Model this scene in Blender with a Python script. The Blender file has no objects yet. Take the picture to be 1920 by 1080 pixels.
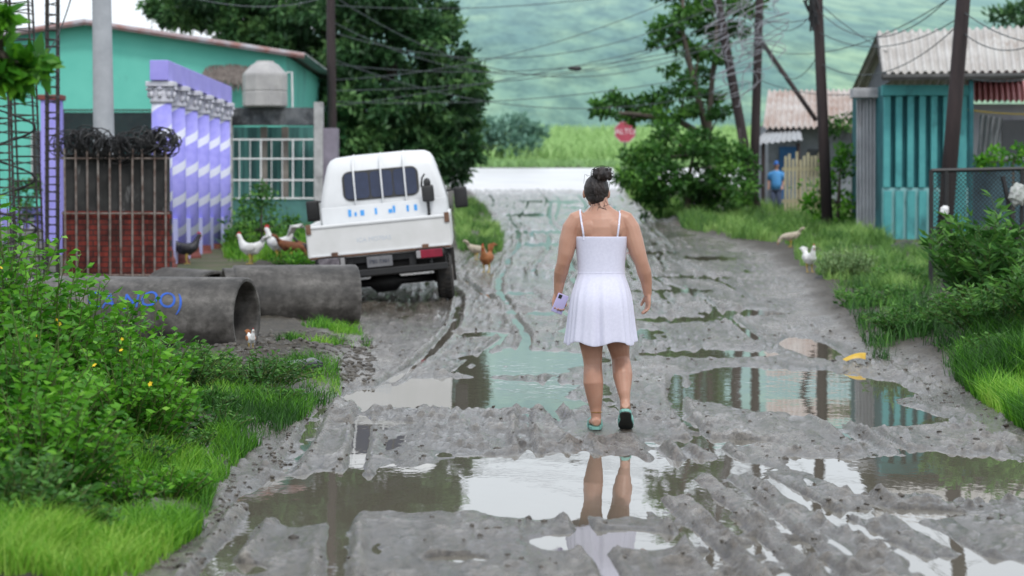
import bpy, bmesh, math, random
import numpy as np
from mathutils import Vector, Matrix
from mathutils.bvhtree import BVHTree
random.seed(4); R = np.random.RandomState(7)
C = bpy.context.scene.collection
F = 4533.0; H = 1.4; PIT = math.atan(155 / F)
V = Vector
# ------------------------------------------------------------------ projection helpers
def zg(Y):
    return 0.0062 * np.maximum(np.asarray(Y, float) - 17, 0) ** 1.4
_Y = np.linspace(7, 150, 6000); _v = 385 + (H - zg(_Y)) / _Y * F
def gY(v): return np.interp(-np.asarray(v, float), -_v, _Y)
def at(px, py, Y):
    dx = (px - 960) / F; dy = (540 - py) / F
    d = (dx, math.cos(PIT) + dy * math.sin(PIT), -math.sin(PIT) + dy * math.cos(PIT))
    t = Y / d[1]
    return V((d[0] * t, Y, H + d[2] * t))
def gp(px, v):
    Y = float(gY(v)); return V(((px - 960) / F * Y, Y, float(zg(Y))))
# ------------------------------------------------------------------ noise
def vn(x, y, s=0):
    x = np.asarray(x, float); y = np.asarray(y, float)
    xi = np.floor(x).astype(np.int64); yi = np.floor(y).astype(np.int64); xf = x - xi; yf = y - yi
    def h(a, b):
        n = (a * 374761393 + b * 668265263 + s * 974711) & 0x7fffffff
        n = ((n ^ (n >> 13)) * 1274126177) & 0x7fffffff
        return ((n ^ (n >> 16)) & 0xffff) / 65535.0
    u = xf * xf * (3 - 2 * xf); w = yf * yf * (3 - 2 * yf)
    return (h(xi, yi) * (1 - u) + h(xi + 1, yi) * u) * (1 - w) + (h(xi, yi + 1) * (1 - u) + h(xi + 1, yi + 1) * u) * w
def fbm(x, y, o=4, s=0):
    a = 1; t = 0; r = 0
    for i in range(o):
        r = r + a * vn(x * 2 ** i + 13.7 * i, y * 2 ** i + 7.1 * i, s + i); t += a; a *= .5
    return r / t - .5
def ss(a, b, x):
    t = np.clip((x - a) / (b - a), 0, 1); return t * t * (3 - 2 * t)
# ------------------------------------------------------------------ materials
MATS = {}
def newmat(name):
    m = bpy.data.materials.new(name); m.use_nodes = True
    nt = m.node_tree; return m, nt, nt.nodes['Principled BSDF']
def ramp(nt, stops):
    r = nt.nodes.new('ShaderNodeValToRGB'); e = r.color_ramp.elements
    while len(e) < len(stops): e.new(.5)
    for i, (p, c) in enumerate(stops):
        e[i].position = p; e[i].color = (*c[:3], 1)
    return r
def noise(nt, scale, detail=5, stretch=(1, 1, 1), rough=.6, coord='Object'):
    tc = nt.nodes.new('ShaderNodeTexCoord'); mp = nt.nodes.new('ShaderNodeMapping'); mp.inputs['Scale'].default_value = stretch
    n = nt.nodes.new('ShaderNodeTexNoise'); n.inputs['Scale'].default_value = scale; n.inputs['Detail'].default_value = detail
    n.inputs['Roughness'].default_value = rough
    nt.links.new(tc.outputs[coord], mp.inputs[0]); nt.links.new(mp.outputs[0], n.inputs['Vector']); return n
def mixc(nt, f, a, b, mode='MIX'):
    m = nt.nodes.new('ShaderNodeMix'); m.data_type = 'RGBA'; m.blend_type = mode
    for s, i in ((f, 0), (a, 6), (b, 7)):
        if isinstance(s, (tuple, list)): m.inputs[i].default_value = (*s[:3], 1)
        elif isinstance(s, (int, float)): m.inputs[i].default_value = s
        else: nt.links.new(s, m.inputs[i])
    return m.outputs[2]
def mat(name, c1, c2=None, rough=.6, scale=5, bump=0, metal=0, stretch=(1, 1, 1), dirt=None, bs=None, spec=.5):
    if name in MATS: return MATS[name]
    m, nt, p = newmat(name)
    c2 = c2 or tuple(x * .8 for x in c1)
    n = noise(nt, scale, 6, stretch)
    r = ramp(nt, [(.35, c1), (.65, c2)]); nt.links.new(n.outputs[0], r.inputs[0]); out = r.outputs[0]
    if dirt:
        dc, dsc, th = dirt[:3]
        n2 = noise(nt, dsc, 8, dirt[3] if len(dirt) > 3 else (1, 1, 1), .7)
        r2 = ramp(nt, [(th, (0, 0, 0)), (min(th + .16, 1), (1, 1, 1))]); nt.links.new(n2.outputs[0], r2.inputs[0])
        out = mixc(nt, r2.outputs[0], out, dc)
    nt.links.new(out, p.inputs['Base Color'])
    p.inputs['Roughness'].default_value = rough; p.inputs['Metallic'].default_value = metal
    p.inputs['Specular IOR Level'].default_value = spec
    if bump:
        nb = noise(nt, bs or scale * 4, 6, stretch); b = nt.nodes.new('ShaderNodeBump'); b.inputs['Strength'].default_value = bump
        b.inputs['Distance'].default_value = .02
        nt.links.new(nb.outputs[0], b.inputs['Height']); nt.links.new(b.outputs[0], p.inputs['Normal'])
    MATS[name] = m; return m
def leafmat(name, stops, trans=.3, rough=.5):
    m, nt, p = newmat(name)
    a = nt.nodes.new('ShaderNodeAttribute'); a.attribute_name = 'tone'
    r = ramp(nt, stops); nt.links.new(a.outputs['Fac'], r.inputs[0]); nt.links.new(r.outputs[0], p.inputs['Base Color'])
    p.inputs['Roughness'].default_value = rough; p.inputs['Specular IOR Level'].default_value = .35
    t = nt.nodes.new('ShaderNodeBsdfTranslucent'); nt.links.new(r.outputs[0], t.inputs[0])
    mx = nt.nodes.new('ShaderNodeMixShader'); mx.inputs[0].default_value = trans
    nt.links.new(p.outputs[0], mx.inputs[1]); nt.links.new(t.outputs[0], mx.inputs[2])
    nt.links.new(mx.outputs[0], nt.nodes['Material Output'].inputs[0]); MATS[name] = m; return m
# ------------------------------------------------------------------ objects
def tag(o, label, cat, group=None, kind=None):
    if label: o['label'] = label
    if cat: o['category'] = cat
    if group: o['group'] = group
    if kind: o['kind'] = kind
    return o
def struct(o, label=None, cat=None, kind='structure'):
    return tag(o, label, cat, None, kind)
def thing(name, loc, label, cat, group=None, rot=(0, 0, 0)):
    o = bpy.data.objects.new(name, None); C.objects.link(o); o.location = loc; o.rotation_euler = rot; o.empty_display_size = .1
    return tag(o, label, cat, group)
def link(name, me, m, parent=None, smooth=False, loc=None):
    o = bpy.data.objects.new(name, me); C.objects.link(o)
    if m: me.materials.append(m)
    if smooth: me.polygons.foreach_set('use_smooth', [True] * len(me.polygons))
    if loc is not None: o.location = loc
    if parent: o.parent = parent
    return o
def obj(name, bm, m, parent=None, smooth=False, loc=None):
    bmesh.ops.recalc_face_normals(bm, faces=bm.faces)
    me = bpy.data.meshes.new(name); bm.to_mesh(me); bm.free(); return link(name, me, m, parent, smooth, loc)
def fmesh(name, P, Q, m, parent=None, smooth=False, attrs=None, loc=None):
    P = np.asarray(P, np.float32); Q = np.asarray(Q, np.int32)
    me = bpy.data.meshes.new(name); me.vertices.add(len(P)); me.vertices.foreach_set('co', P.ravel())
    k = Q.shape[1]; me.loops.add(Q.size); me.loops.foreach_set('vertex_index', Q.ravel())
    me.polygons.add(len(Q)); me.polygons.foreach_set('loop_start', np.arange(0, Q.size, k, dtype=np.int32))
    me.update(calc_edges=True)
    for n, a in (attrs or {}).items():
        at_ = me.attributes.new(n, 'FLOAT', 'POINT'); at_.data.foreach_set('value', np.asarray(a, np.float32))
    me.validate()
    return link(name, me, m, parent, smooth, loc)
def grid(xs, ys, zf):
    X, Y = np.meshgrid(xs, ys); Z = zf(X, Y); P = np.stack([X, Y, Z], -1).reshape(-1, 3)
    nx, ny = len(xs), len(ys); i = np.arange(nx * ny).reshape(ny, nx)
    Q = np.stack([i[:-1, :-1], i[:-1, 1:], i[1:, 1:], i[1:, :-1]], -1).reshape(-1, 4); return P, Q
def box(bm, a, b, M=None, bev=0):
    vs = [bm.verts.new((x, y, z)) for z in (a[2], b[2]) for y in (a[1], b[1]) for x in (a[0], b[0])]
    if M is not None:
        for v in vs: v.co = M @ v.co
    fs = [bm.faces.new([vs[i] for i in f]) for f in ((0, 2, 3, 1), (4, 5, 7, 6), (0, 1, 5, 4), (2, 6, 7, 3), (0, 4, 6, 2), (1, 3, 7, 5))]
    if bev:
        es = list({e for f in fs for e in f.edges}); bmesh.ops.bevel(bm, geom=es, offset=bev, segments=2, affect='EDGES', profile=.6)
    return bm
def bx(a, b, bev=0): return box(bmesh.new(), a, b, None, bev)
def tube(bm, pts, rad, n=10, ref=(1, 0, 0)):
    pts = [V(p) for p in pts]
    if not isinstance(rad, (list, tuple)): rad = [rad] * len(pts)
    rings = []; ref = V(ref); lastu = None
    for i, p in enumerate(pts):
        t = (pts[min(i + 1, len(pts) - 1)] - pts[max(i - 1, 0)]).normalized()
        b = lastu if lastu is not None else ref
        u = b - t * b.dot(t)
        if u.length < 1e-4: u = V((0, 1, .01)) - t * t.y
        u.normalize(); w = t.cross(u); lastu = u
        r = rad[i]; ra, rb = r if isinstance(r, (tuple, list)) else (r, r)
        rings.append([bm.verts.new(p + u * ra * math.cos(2 * math.pi * k / n) + w * rb * math.sin(2 * math.pi * k / n)) for k in range(n)])
    for a, b in zip(rings, rings[1:]):
        for k in range(n): bm.faces.new((a[k], a[(k + 1) % n], b[(k + 1) % n], b[k]))
    bm.faces.new(rings[0][::-1]); bm.faces.new(rings[-1]); return bm
def ell(bm, c, r, M=None, sub=3, rot=None):
    mt = Matrix.Translation(V(c)) @ (rot or Matrix.Identity(4)) @ Matrix.Diagonal((*r, 1))
    bmesh.ops.create_icosphere(bm, subdivisions=sub, radius=1, matrix=mt); return bm
def remesh(o, vox, it=4):
    md = o.modifiers.new('r', 'REMESH'); md.mode = 'VOXEL'; md.voxel_size = vox; md.use_smooth_shade = True
    if it:
        s = o.modifiers.new('s', 'SMOOTH'); s.iterations = it; s.factor = .5
    bpy.context.view_layer.update(); dg = bpy.context.evaluated_depsgraph_get()
    me = bpy.data.meshes.new_from_object(o.evaluated_get(dg)); o.modifiers.clear()
    if not me.materials and o.data.materials: me.materials.append(o.data.materials[0])
    o.data = me; me.polygons.foreach_set('use_smooth', [True] * len(me.polygons)); return o
def textmesh(name, s, size, m, parent=None, loc=(0, 0, 0), rot=(math.pi / 2, 0, 0), ext=.003, warp=None):
    cu = bpy.data.curves.new(name, 'FONT'); cu.body = s; cu.size = size; cu.extrude = ext; cu.align_x = 'CENTER'; cu.align_y = 'CENTER'
    t = bpy.data.objects.new('t', cu); C.objects.link(t); bpy.context.view_layer.update()
    me = bpy.data.meshes.new_from_object(t.evaluated_get(bpy.context.evaluated_depsgraph_get())); bpy.data.objects.remove(t)
    me.materials.clear()
    if warp:
        bm = bmesh.new(); bm.from_mesh(me); bmesh.ops.triangulate(bm, faces=bm.faces)
        bmesh.ops.subdivide_edges(bm, edges=bm.edges, cuts=3)
        for v in bm.verts: v.co = warp(v.co)
        bm.to_mesh(me); bm.free()
    me.name = name; o = link(name, me, m, parent); o.location = loc; o.rotation_euler = rot; return o
def corr(bm, a, b, c, d, waves, amp, rows=3, sag=0):
    a, b, c, d = map(V, (a, b, c, d)); nrm = (b - a).cross(d - a).normalized(); n = waves * 6; g = []
    for j in range(rows + 1):
        t = j / rows; p = a.lerp(d, t); q = b.lerp(c, t)
        g.append([bm.verts.new(p.lerp(q, i / n) + nrm * (amp * math.sin(2 * math.pi * waves * i / n) + random.uniform(-sag, sag))) for i in range(n + 1)])
    for j in range(rows):
        for i in range(n): bm.faces.new((g[j][i], g[j][i + 1], g[j + 1][i + 1], g[j + 1][i]))
    return bm
def chain(bm, o, ux, w, h, step=.07, r=.004):
    o = V(o); ux = V(ux).normalized(); uz = V((0, 0, 1))
    for sgn in (1, -1):
        k = -h
        while k < w:
            x0, x1, z0, z1 = k, k + h, 0., h
            if x0 < 0: z0 = -x0; x0 = 0
            if x1 > w: z1 = h - (x1 - w); x1 = w
            if sgn < 0: a, b = w - x0, w - x1
            else: a, b = x0, x1
            if z1 > z0: tube(bm, [o + ux * a + uz * z0, o + ux * b + uz * z1], r, 3, (0, 1, 0))
            k += step
    return bm
# ------------------------------------------------------------------ foliage
def leafmesh(name, P, D, L, W, tone, m, parent=None):
    n = len(P); D = D / (np.linalg.norm(D, axis=1, keepdims=True) + 1e-9)
    rv = R.normal(size=(n, 3)); S = np.cross(D, rv); S /= np.linalg.norm(S, axis=1, keepdims=True) + 1e-9
    N = np.cross(S, D); L = np.broadcast_to(np.asarray(L, float), (n,))[:, None]; W = np.broadcast_to(np.asarray(W, float), (n,))[:, None]
    mid = P + D * L * .5 + N * L * .06
    Vt = np.stack([P, mid + S * W / 2, P + D * L - N * L * .08, mid - S * W / 2], 1).reshape(-1, 3)
    Q = np.arange(4 * n).reshape(n, 4)
    return fmesh(name, Vt, Q, m, parent, False, {'tone': np.repeat(np.clip(tone, 0, 1), 4)})
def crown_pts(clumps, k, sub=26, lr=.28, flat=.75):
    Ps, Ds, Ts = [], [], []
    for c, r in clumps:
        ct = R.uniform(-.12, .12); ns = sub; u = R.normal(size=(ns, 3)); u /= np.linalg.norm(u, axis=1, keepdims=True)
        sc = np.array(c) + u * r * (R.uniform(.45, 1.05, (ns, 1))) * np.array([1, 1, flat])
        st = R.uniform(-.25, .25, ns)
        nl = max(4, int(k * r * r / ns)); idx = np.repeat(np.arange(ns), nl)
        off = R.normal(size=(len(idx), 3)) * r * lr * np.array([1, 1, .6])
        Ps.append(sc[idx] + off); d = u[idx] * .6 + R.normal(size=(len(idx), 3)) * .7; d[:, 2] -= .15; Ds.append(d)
        Ts.append(.5 + ct + st[idx] + off[:, 2] / (r * lr) * .12 + R.uniform(-.15, .15, len(idx)))  # higher leaves in a cluster get lighter tone: mild painted shading
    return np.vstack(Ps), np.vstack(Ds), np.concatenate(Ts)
def make_tree(base, clumps, trunks, k, LL, WW, m, label, cat='tree', sub=26, lr=.28, name='tree', flat=.75, tr=.16, bark=None):
    t = thing(name, base, label, cat); b = V(base)
    P, D, T = crown_pts(clumps, k, sub, lr, flat)
    o = leafmesh('crown', P - np.array(b), D, R.uniform(.7, 1.2, len(P)) * LL, WW, T, m, t)
    bm = bmesh.new()
    for tk in trunks:
        pts = [V(p) - b for p in tk]; n = len(pts); tube(bm, pts, [tr * (1 - .55 * i / max(n - 1, 1)) for i in range(n)], 9)
    top = [V(p) - b for tk in trunks for p in tk[1:]]
    for c, r in clumps:
        cc = V(c) - b; q = min(top, key=lambda p: (p - cc).length + max(0, p.z - cc.z) * 2)
        mid = q.lerp(cc, .5) + V((random.uniform(-.1, .1), random.uniform(-.1, .1), -.1)) * r
        tube(bm, [q, mid, cc], [tr * .4, tr * .25, tr * .1], 6)
    obj('trunk', bm, bark or MATS['bark'], t, True); return t
def shrub(base, rad, hgt, nst, nl, LL, WW, m, label, cat='shrub', name='shrub', up=.3, flowers=0, stemr=.006, ax=1., group=None, t0=.12, bias=(0, 0)):
    b = V(base); t = thing(name, base, label, cat, group); Ps, Ds, Ts = [], [], []; bm = bmesh.new(); tips = []
    for i in range(nst):
        a = random.uniform(0, 2 * math.pi); u = math.sqrt(random.random()); dx = math.cos(a) * rad * u * ax + bias[0]; dy = math.sin(a) * rad * u + bias[1]
        bo = V((dx * .45, dy * .45, -.03)); h = hgt * random.uniform(.55, 1.05) * (1 - .4 * u * u)
        wob = V((random.uniform(-.1, .1), random.uniform(-.1, .1), 0)) * hgt
        f = lambda s: bo + V((dx * .55, dy * .55, 0)) * s ** 1.5 + V((0, 0, h * (s - .08 * s * s) + 0.03)) + wob * math.sin(s * 3)
        tube(bm, [f(s) for s in (0, .35, .7, 1)], [stemr, stemr * .8, stemr * .6, stemr * .3], 4)
        s = np.linspace(t0, 1, nl) + R.uniform(-.02, .02, nl); s = np.clip(s, 0, 1)
        p = np.array([f(x) for x in s]); aa = R.uniform(0, 6.28, nl)
        d = np.stack([np.cos(aa), np.sin(aa), np.full(nl, up) + R.uniform(-.35, .35, nl)], 1)
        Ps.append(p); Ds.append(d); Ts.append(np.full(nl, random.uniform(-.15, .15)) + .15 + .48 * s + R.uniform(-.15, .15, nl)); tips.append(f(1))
    P = np.vstack(Ps); leafmesh('foliage', P, np.vstack(Ds), R.uniform(.6, 1.15, len(P)) * LL, WW, np.concatenate(Ts), m, t)
    obj('stem', bm, MATS['stem'], t)
    if flowers:
        fb = bmesh.new()
        for k in range(5):
            a = k * 2 * math.pi / 5; c, s = math.cos(a), math.sin(a)
            vs = [fb.verts.new(q) for q in ((0, 0, 0), (c * .011 - s * .007, s * .011 + c * .007, .005), (c * .02, s * .02, .004), (c * .011 + s * .007, s * .011 - c * .007, .005))]; fb.faces.new(vs)
        fo = obj('flower', fb, MATS['yellow_petal'], t); cand = sorted(tips, key=lambda q: q.y - q.z * .5)[:max(flowers * 2, 10)]
        for i, q in enumerate(random.sample(cand, flowers)):
            o = fo if i == 0 else fo.copy()
            if i: C.objects.link(o); o.parent = t
            o.location = q + V((0, -.02, .01)); o.rotation_euler = (random.uniform(.3, 1.4), random.uniform(-.8, .8), random.uniform(-.4, .4)); o.scale = (random.uniform(.45, .8),) * 3
    return t
def inpoly(x, y, poly):
    c = np.zeros(len(x), bool); n = len(poly)
    for i in range(n):
        x1, y1 = poly[i]; x2, y2 = poly[(i + 1) % n]
        k = ((y1 > y) != (y2 > y)) & (x < (x2 - x1) * (y - y1) / (y2 - y1 + 1e-9) + x1); c ^= k
    return c
def blades(name, X, Y, Z, h, w, m, label, cat='grass', lean=.5, tone=None):
    n = len(X); h = h * R.uniform(.3, 1.2, n); a = R.uniform(0, 6.28, n); l = R.uniform(.05, lean, n) * h * 2.0
    fx = R.uniform(0, 6.28, n); sx = np.cos(fx) * w / 2; sy = np.sin(fx) * w / 2
    dx, dy = np.cos(a) * l, np.sin(a) * l
    P = np.zeros((n, 6, 3))
    for i, (s, t, k, wd) in enumerate([(-1, 0, 0, 1), (1, 0, 0, 1), (-1, .6, .3, .8), (1, .6, .3, .8), (-1, .95, 1, .12), (1, .95, 1, .12)]):
        P[:, i, 0] = X + sx * s * wd + dx * k; P[:, i, 1] = Y + sy * s * wd + dy * k; P[:, i, 2] = Z - .01 + h * t
    b = np.arange(n)[:, None] * 6; Q = np.concatenate([b + np.array([0, 1, 3, 2]), b + np.array([2, 3, 5, 4])], 0)
    tn = (tone if tone is not None else fbm(X * 2.2, Y * 1.1, 3, 5) * 1.8 + .42) + R.uniform(-.3, .3, n)
    o = fmesh(name, P.reshape(-1, 3), Q, m, None, False, {'tone': np.repeat(np.clip(tn, 0, 1), 6)})
    return tag(o, label, cat, None, 'stuff')
def grass(poly, n, h, w, m, label, clump=.5, edge=True):
    xs = [p[0] for p in poly]; ys = [p[1] for p in poly]
    px = R.uniform(min(xs), max(xs), n * 3); py = R.uniform(min(ys), max(ys), n * 3); k = inpoly(px, py, poly)
    px, py = px[k], py[k]; Y = gY(py); X = (px - 960) / F * Y
    nz = fbm(X * 2.6, Y * 1.3, 4, 11) * 1.5 + .5; k = (nz + R.uniform(-.12, .12, len(X))) > clump; X, Y, nz = X[k][:n], Y[k][:n], nz[k][:n]
    Z = gz(X, Y); k2 = Z - zg(Y) > LEV + .006; X, Y, Z, nz = X[k2], Y[k2], Z[k2], nz[k2]
    return blades('grass', X, Y, Z, h * (.25 + 1.2 * nz), w, m, label)
# ------------------------------------------------------------------ palette
mat('bark', (.06, .05, .04), (.12, .1, .08), .9, 8, .6, stretch=(1, 1, .2)); mat('stem', (.06, .1, .02), (.1, .14, .03), .7)
mat('yellow_petal', (.85, .65, .02), (.8, .5, .01), .6)
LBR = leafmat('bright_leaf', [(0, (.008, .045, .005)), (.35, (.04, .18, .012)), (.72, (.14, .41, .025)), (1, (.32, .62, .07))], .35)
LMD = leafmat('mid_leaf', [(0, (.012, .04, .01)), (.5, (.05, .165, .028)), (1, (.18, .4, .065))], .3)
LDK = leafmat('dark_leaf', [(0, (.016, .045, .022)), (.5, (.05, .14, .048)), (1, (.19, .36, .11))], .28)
LHZ = leafmat('haze_tinted_leaf', [(0, (.1, .2, .17)), (.5, (.15, .3, .23)), (1, (.24, .42, .3))], .25)  # leaf colours lightened to paint in the distance haze
LGR = leafmat('grass_blade', [(0, (.02, .08, .01)), (.4, (.075, .25, .018)), (.8, (.2, .46, .035)), (1, (.32, .52, .08))], .35)
LG2 = leafmat('pale_grass', [(0, (.05, .14, .03)), (.5, (.17, .34, .07)), (1, (.36, .54, .16))], .3)
LFD = leafmat('field_grass', [(0, (.27, .46, .18)), (.5, (.35, .57, .2)), (1, (.46, .68, .28))], .3)
LTH = leafmat('silver_leaf', [(0, (.08, .16, .07)), (.5, (.2, .33, .13)), (1, (.38, .5, .24))], .3)
concrete = mat('concrete', (.3, .3, .29), (.2, .2, .19), .85, 3, .3, dirt=((.06, .06, .055), 1.6, .55))
black = mat('black_paint', (.012, .012, .014), (.02, .02, .02), .5)
cablem = mat('cable_sheath', (.05, .065, .07), (.08, .1, .105), .6)
darkmetal = mat('dark_metal', (.02, .02, .022), (.05, .04, .035), .55, 10)
polemat = mat('tarred_wood', (.022, .015, .017), (.045, .03, .03), .75, 6, .5, stretch=(1, 1, .15))
teal = mat('teal_wall', (.13, .54, .44), (.16, .6, .49), .8, 1.2, .1, dirt=((.1, .36, .31), .8, .58, (1, 1, .5)))
lav = mat('lavender_paint', (.34, .31, .8), (.4, .37, .86), .7, 3, .1, dirt=((.28, .25, .5), 2.2, .62))
whitep = mat('white_paint', (.8, .8, .8), (.68, .69, .7), .6, 4)
redbase = mat('redbrown_paint', (.16, .04, .03), (.22, .06, .05), .7, 6)
# ------------------------------------------------------------------ terrain
LEV = -.022
def wY(v): return (H - LEV) * F / (v - 385)
PUD = []
for (px, vt, vb, hw) in [(590, 885, 985, 125), (760, 885, 955, 140), (1010, 846, 962, 320), (1320, 862, 900, 170), (1560, 858, 902, 100), (1760, 853, 938, 270), (1480, 698, 775, 240), (1610, 745, 804, 150), (880, 716, 770, 225),
                         (1140, 1000, 1040, 150), (1850, 1050, 1110, 130), (960, 695, 712, 110), (740, 735, 765, 80), (1330, 824, 840, 130), (1690, 957, 978, 130), (860, 1045, 1060, 60), (430, 1060, 1085, 60), (700, 790, 800, 90)]:
    y1, y0 = wY(vt), wY(vb); cy = (y0 + y1) / 2; PUD.append(((px - 960) / F * cy, cy, hw / F * cy, (y1 - y0) / 2))
for (px, vt, vb, hw) in [(990, 652, 686, 130), (1330, 652, 668, 130), (1520, 628, 668, 45), (1010, 579, 588, 90), (1250, 590, 601, 110), (1400, 578, 590, 90), (1130, 612, 624, 110), (900, 618, 628, 70),
                         (1260, 539, 546, 80), (1010, 430, 436, 55), (1080, 499, 506, 70), (1180, 469, 475, 90), (1120, 413, 419, 70), (990, 399, 405, 50), (1300, 514, 520, 80), (960, 544, 551, 50), (1010, 453, 460, 45), (1330, 479, 486, 45), (1040, 374, 379, 60), (1110, 385, 390, 50)]:
    y1, y0 = float(gY(vt)), float(gY(vb)); cy = (y0 + y1) / 2; PUD.append(((px - 960) / F * cy, cy, hw / F * cy, (y1 - y0) / 2 + .06))
XL = ([7, 9.1, 12.3, 20, 23.3, 27, 31, 36, 43, 60, 75, 90], [-1.35, -1.43, -1.5, -1.45, -1.6, -2.6, -2.8, -1.2, -.75, -.5, -1.3, -3])
XR = ([7, 13, 17.3, 22, 24.8, 30.3, 41.3, 53, 63, 73, 90], [4.2, 3.9, 3.55, 3.25, 3.2, 3.7, 4.2, 3.6, 3.3, 3.7, 6])
WX, WYc = 0.6, 15.1
TR = [(-1.15, .06, .026), (-.8, .055, .03), (-.45, .045, .024), (.0, .055, .026), (.3, .045, .024), (.62, .05, .024), (.85, .06, .03), (1.15, .045, .024), (1.5, .055, .03), (1.85, .055, .024), (2.25, .06, .03), (2.6, .045, .024), (2.95, .055, .026)]
def mudparts(x, y):
    x, y = np.broadcast_arrays(np.atleast_1d(np.asarray(x, float)), np.atleast_1d(np.asarray(y, float)))
    b = zg(y); wob = .22 * np.sin(y * .3) + .3 * (fbm(y * .12, x * 0 + 3, 3, 2))
    xw = x - wob * .6
    h = -.0045 + fbm(x * .9, y * .4, 3, 1) * .032 + fbm(xw * 4.2, y * .9, 4, 9) * .03 + (.25 - np.abs(fbm(xw * 7, y * .7, 3, 13))) * .055 - .008
    h = h + fbm(xw * 15, y * 1.2, 3, 17) * .018
    cm_ = ss(.48, .68, vn(x * .9, y * .4, 23)); cl_ = fbm(x * 13, y * 8, 3, 21); h = h + cm_ * (np.maximum(cl_, 0) * .08) + np.maximum(cl_ - .08, 0) * .05
    for i, (c, w, d) in enumerate(TR):
        cc = c + wob * (1 + .45 * ((i * 7) % 3 - 1)) + .4 * fbm(y * .15, y * 0 + i * 9, 2, 40 + i); msk = ss(.32, .54, vn(y * .18 + i * 5, x * 0 + i, 30 + i))
        q = (x - cc) / w; tread = .005 * np.sin(y * 2 * math.pi / .085 + q * 2) * np.exp(-q * q * 1.2) * (y < 18)
        h = h + msk * (-d * np.exp(-q ** 4) + .022 * np.exp(-((np.abs(q) - 1.55) / .5) ** 2) * (1 + 2.4 * fbm(x * 8, y * 2.5, 2, 60 + i)) + tread)
    xl = np.interp(y, *XL) + .35 * fbm(y * .8, y * 0, 3, 70); xr = np.interp(y, *XR) + .4 * fbm(y * .7, y * 0, 3, 71)
    vg = np.maximum(ss(.15, -.35, x - xl), ss(-.15, .4, x - xr)); vs_ = np.maximum(ss(.45, -.1, x - xl), ss(-.5, .1, x - xr))
    h = h * (1 - .4 * vg) + .015 * vs_ + .075 * vg + .05 * vg * fbm(x * 5, y * 4, 3, 80)
    h = h + .26 * np.exp(-((x - 4.9) / .9) ** 2 - ((y - 22) / 3.4) ** 2) + .1 * np.exp(-((x + 2.0) / .7) ** 2 - ((y - 20.3) / 1.1) ** 2) * (1 + 2 * fbm(x * 6, y * 3, 3, 90))
    wp = fbm(x * 2.1, y * 1.0, 4, 50) * .75; bn = fbm(x * 5, y * 1.8, 4, 55) * .06
    for (cx, cy, a, bb) in PUD:
        k = (np.abs(x - cx) < 2.2 * a) & (np.abs(y - cy) < 2.2 * bb)
        if not k.any(): continue
        q = np.sqrt(((x[k] - cx) / a) ** 2 + ((y[k] - cy) / bb) ** 2) + wp[k]; s = ss(1.22, .74, q); h[k] = h[k] * (1 - s) + (LEV - .024 + bn[k]) * s
    s = np.exp(-((x - WX) / .33) ** 4 - ((y - WYc) / .5) ** 4); h = h * (1 - s) + s * (fbm(x * 9, y * 5, 3, 77) * .012 - .004)
    return b, h, vg
def gz(x, y):
    x = np.asarray(x, float); y = np.asarray(y, float); b, h, vg = mudparts(x, y)
    return np.where((x > -4.0) & (x < 6.8), b + h, b + .07 + .06 * fbm(x * .8, y * .6, 3, 3))
def gz1(x, y): return float(gz([x], [y])[0])
xs = np.concatenate([[-4.25], np.arange(-4.2, -2.2, .05), np.arange(-2.2, 4.2, .018), np.arange(4.2, 6.95, .055), [7.0]])
ys = [7.2]
while ys[-1] < 96: ys.append(ys[-1] + max(.017, ys[-1] ** 2 * .00021))
ys = np.array(ys)
HB_ = {}
def mz(X, Y):
    b, h, vg = mudparts(X, Y); HB_['h'] = h.ravel(); HB_['v'] = vg.ravel(); e = np.maximum(ss(-4.0, -4.25, X), ss(6.8, 7.0, X)); return b + h - .35 * e
P, Q = grid(xs, ys, mz); _h, _vg = HB_['h'], HB_['v']
wet = 1 - ss(-.022, .014, _h + .05 * fbm(P[:, 0] * 3, P[:, 1] * 1.0, 3, 99))
m, nt, p = newmat('mud')
aw = nt.nodes.new('ShaderNodeAttribute'); aw.attribute_name = 'wet'; av = nt.nodes.new('ShaderNodeAttribute'); av.attribute_name = 'verge'
n1 = noise(nt, 1.7, 8, (1, .6, 1), .65); r1 = ramp(nt, [(.3, (.085, .071, .056)), (.5, (.165, .145, .12)), (.72, (.285, .26, .225))]); nt.links.new(n1.outputs[0], r1.inputs[0])
n2 = noise(nt, 14, 8, (1, 1, 1), .7); r2 = ramp(nt, [(.3, (.028, .023, .015)), (.7, (.075, .06, .036))]); nt.links.new(n2.outputs[0], r2.inputs[0])
c = mixc(nt, aw.outputs['Fac'], r1.outputs[0], (.085, .073, .057)); c = mixc(nt, av.outputs['Fac'], c, r2.outputs[0])
n3 = noise(nt, 26, 8, (1, .5, 1), .78); r3 = ramp(nt, [(.4, (.34, .32, .3)), (.57, (1, 1, 1))]); nt.links.new(n3.outputs[0], r3.inputs[0])
nt.links.new(mixc(nt, 1, c, r3.outputs[0], 'MULTIPLY'), p.inputs['Base Color'])
n4 = noise(nt, 3.6, 9, (1, .3, 1), .78); r4 = ramp(nt, [(.44, (.06, .06, .06)), (.58, (.34, .34, .34))]); nt.links.new(n4.outputs[0], r4.inputs[0])
rr = mixc(nt, aw.outputs['Fac'], r4.outputs[0], (.05, .05, .05)); rr = mixc(nt, av.outputs['Fac'], rr, (.75, .75, .75)); nt.links.new(rr, p.inputs['Roughness'])
nb = noise(nt, 30, 9, (1, .4, 1), .78); bp = nt.nodes.new('ShaderNodeBump'); bp.inputs['Strength'].default_value = .8; bp.inputs['Distance'].default_value = .015
nt.links.new(nb.outputs[0], bp.inputs['Height']); nt.links.new(bp.outputs[0], p.inputs['Normal']); p.inputs['IOR'].default_value = 1.6
MUD = m
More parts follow.
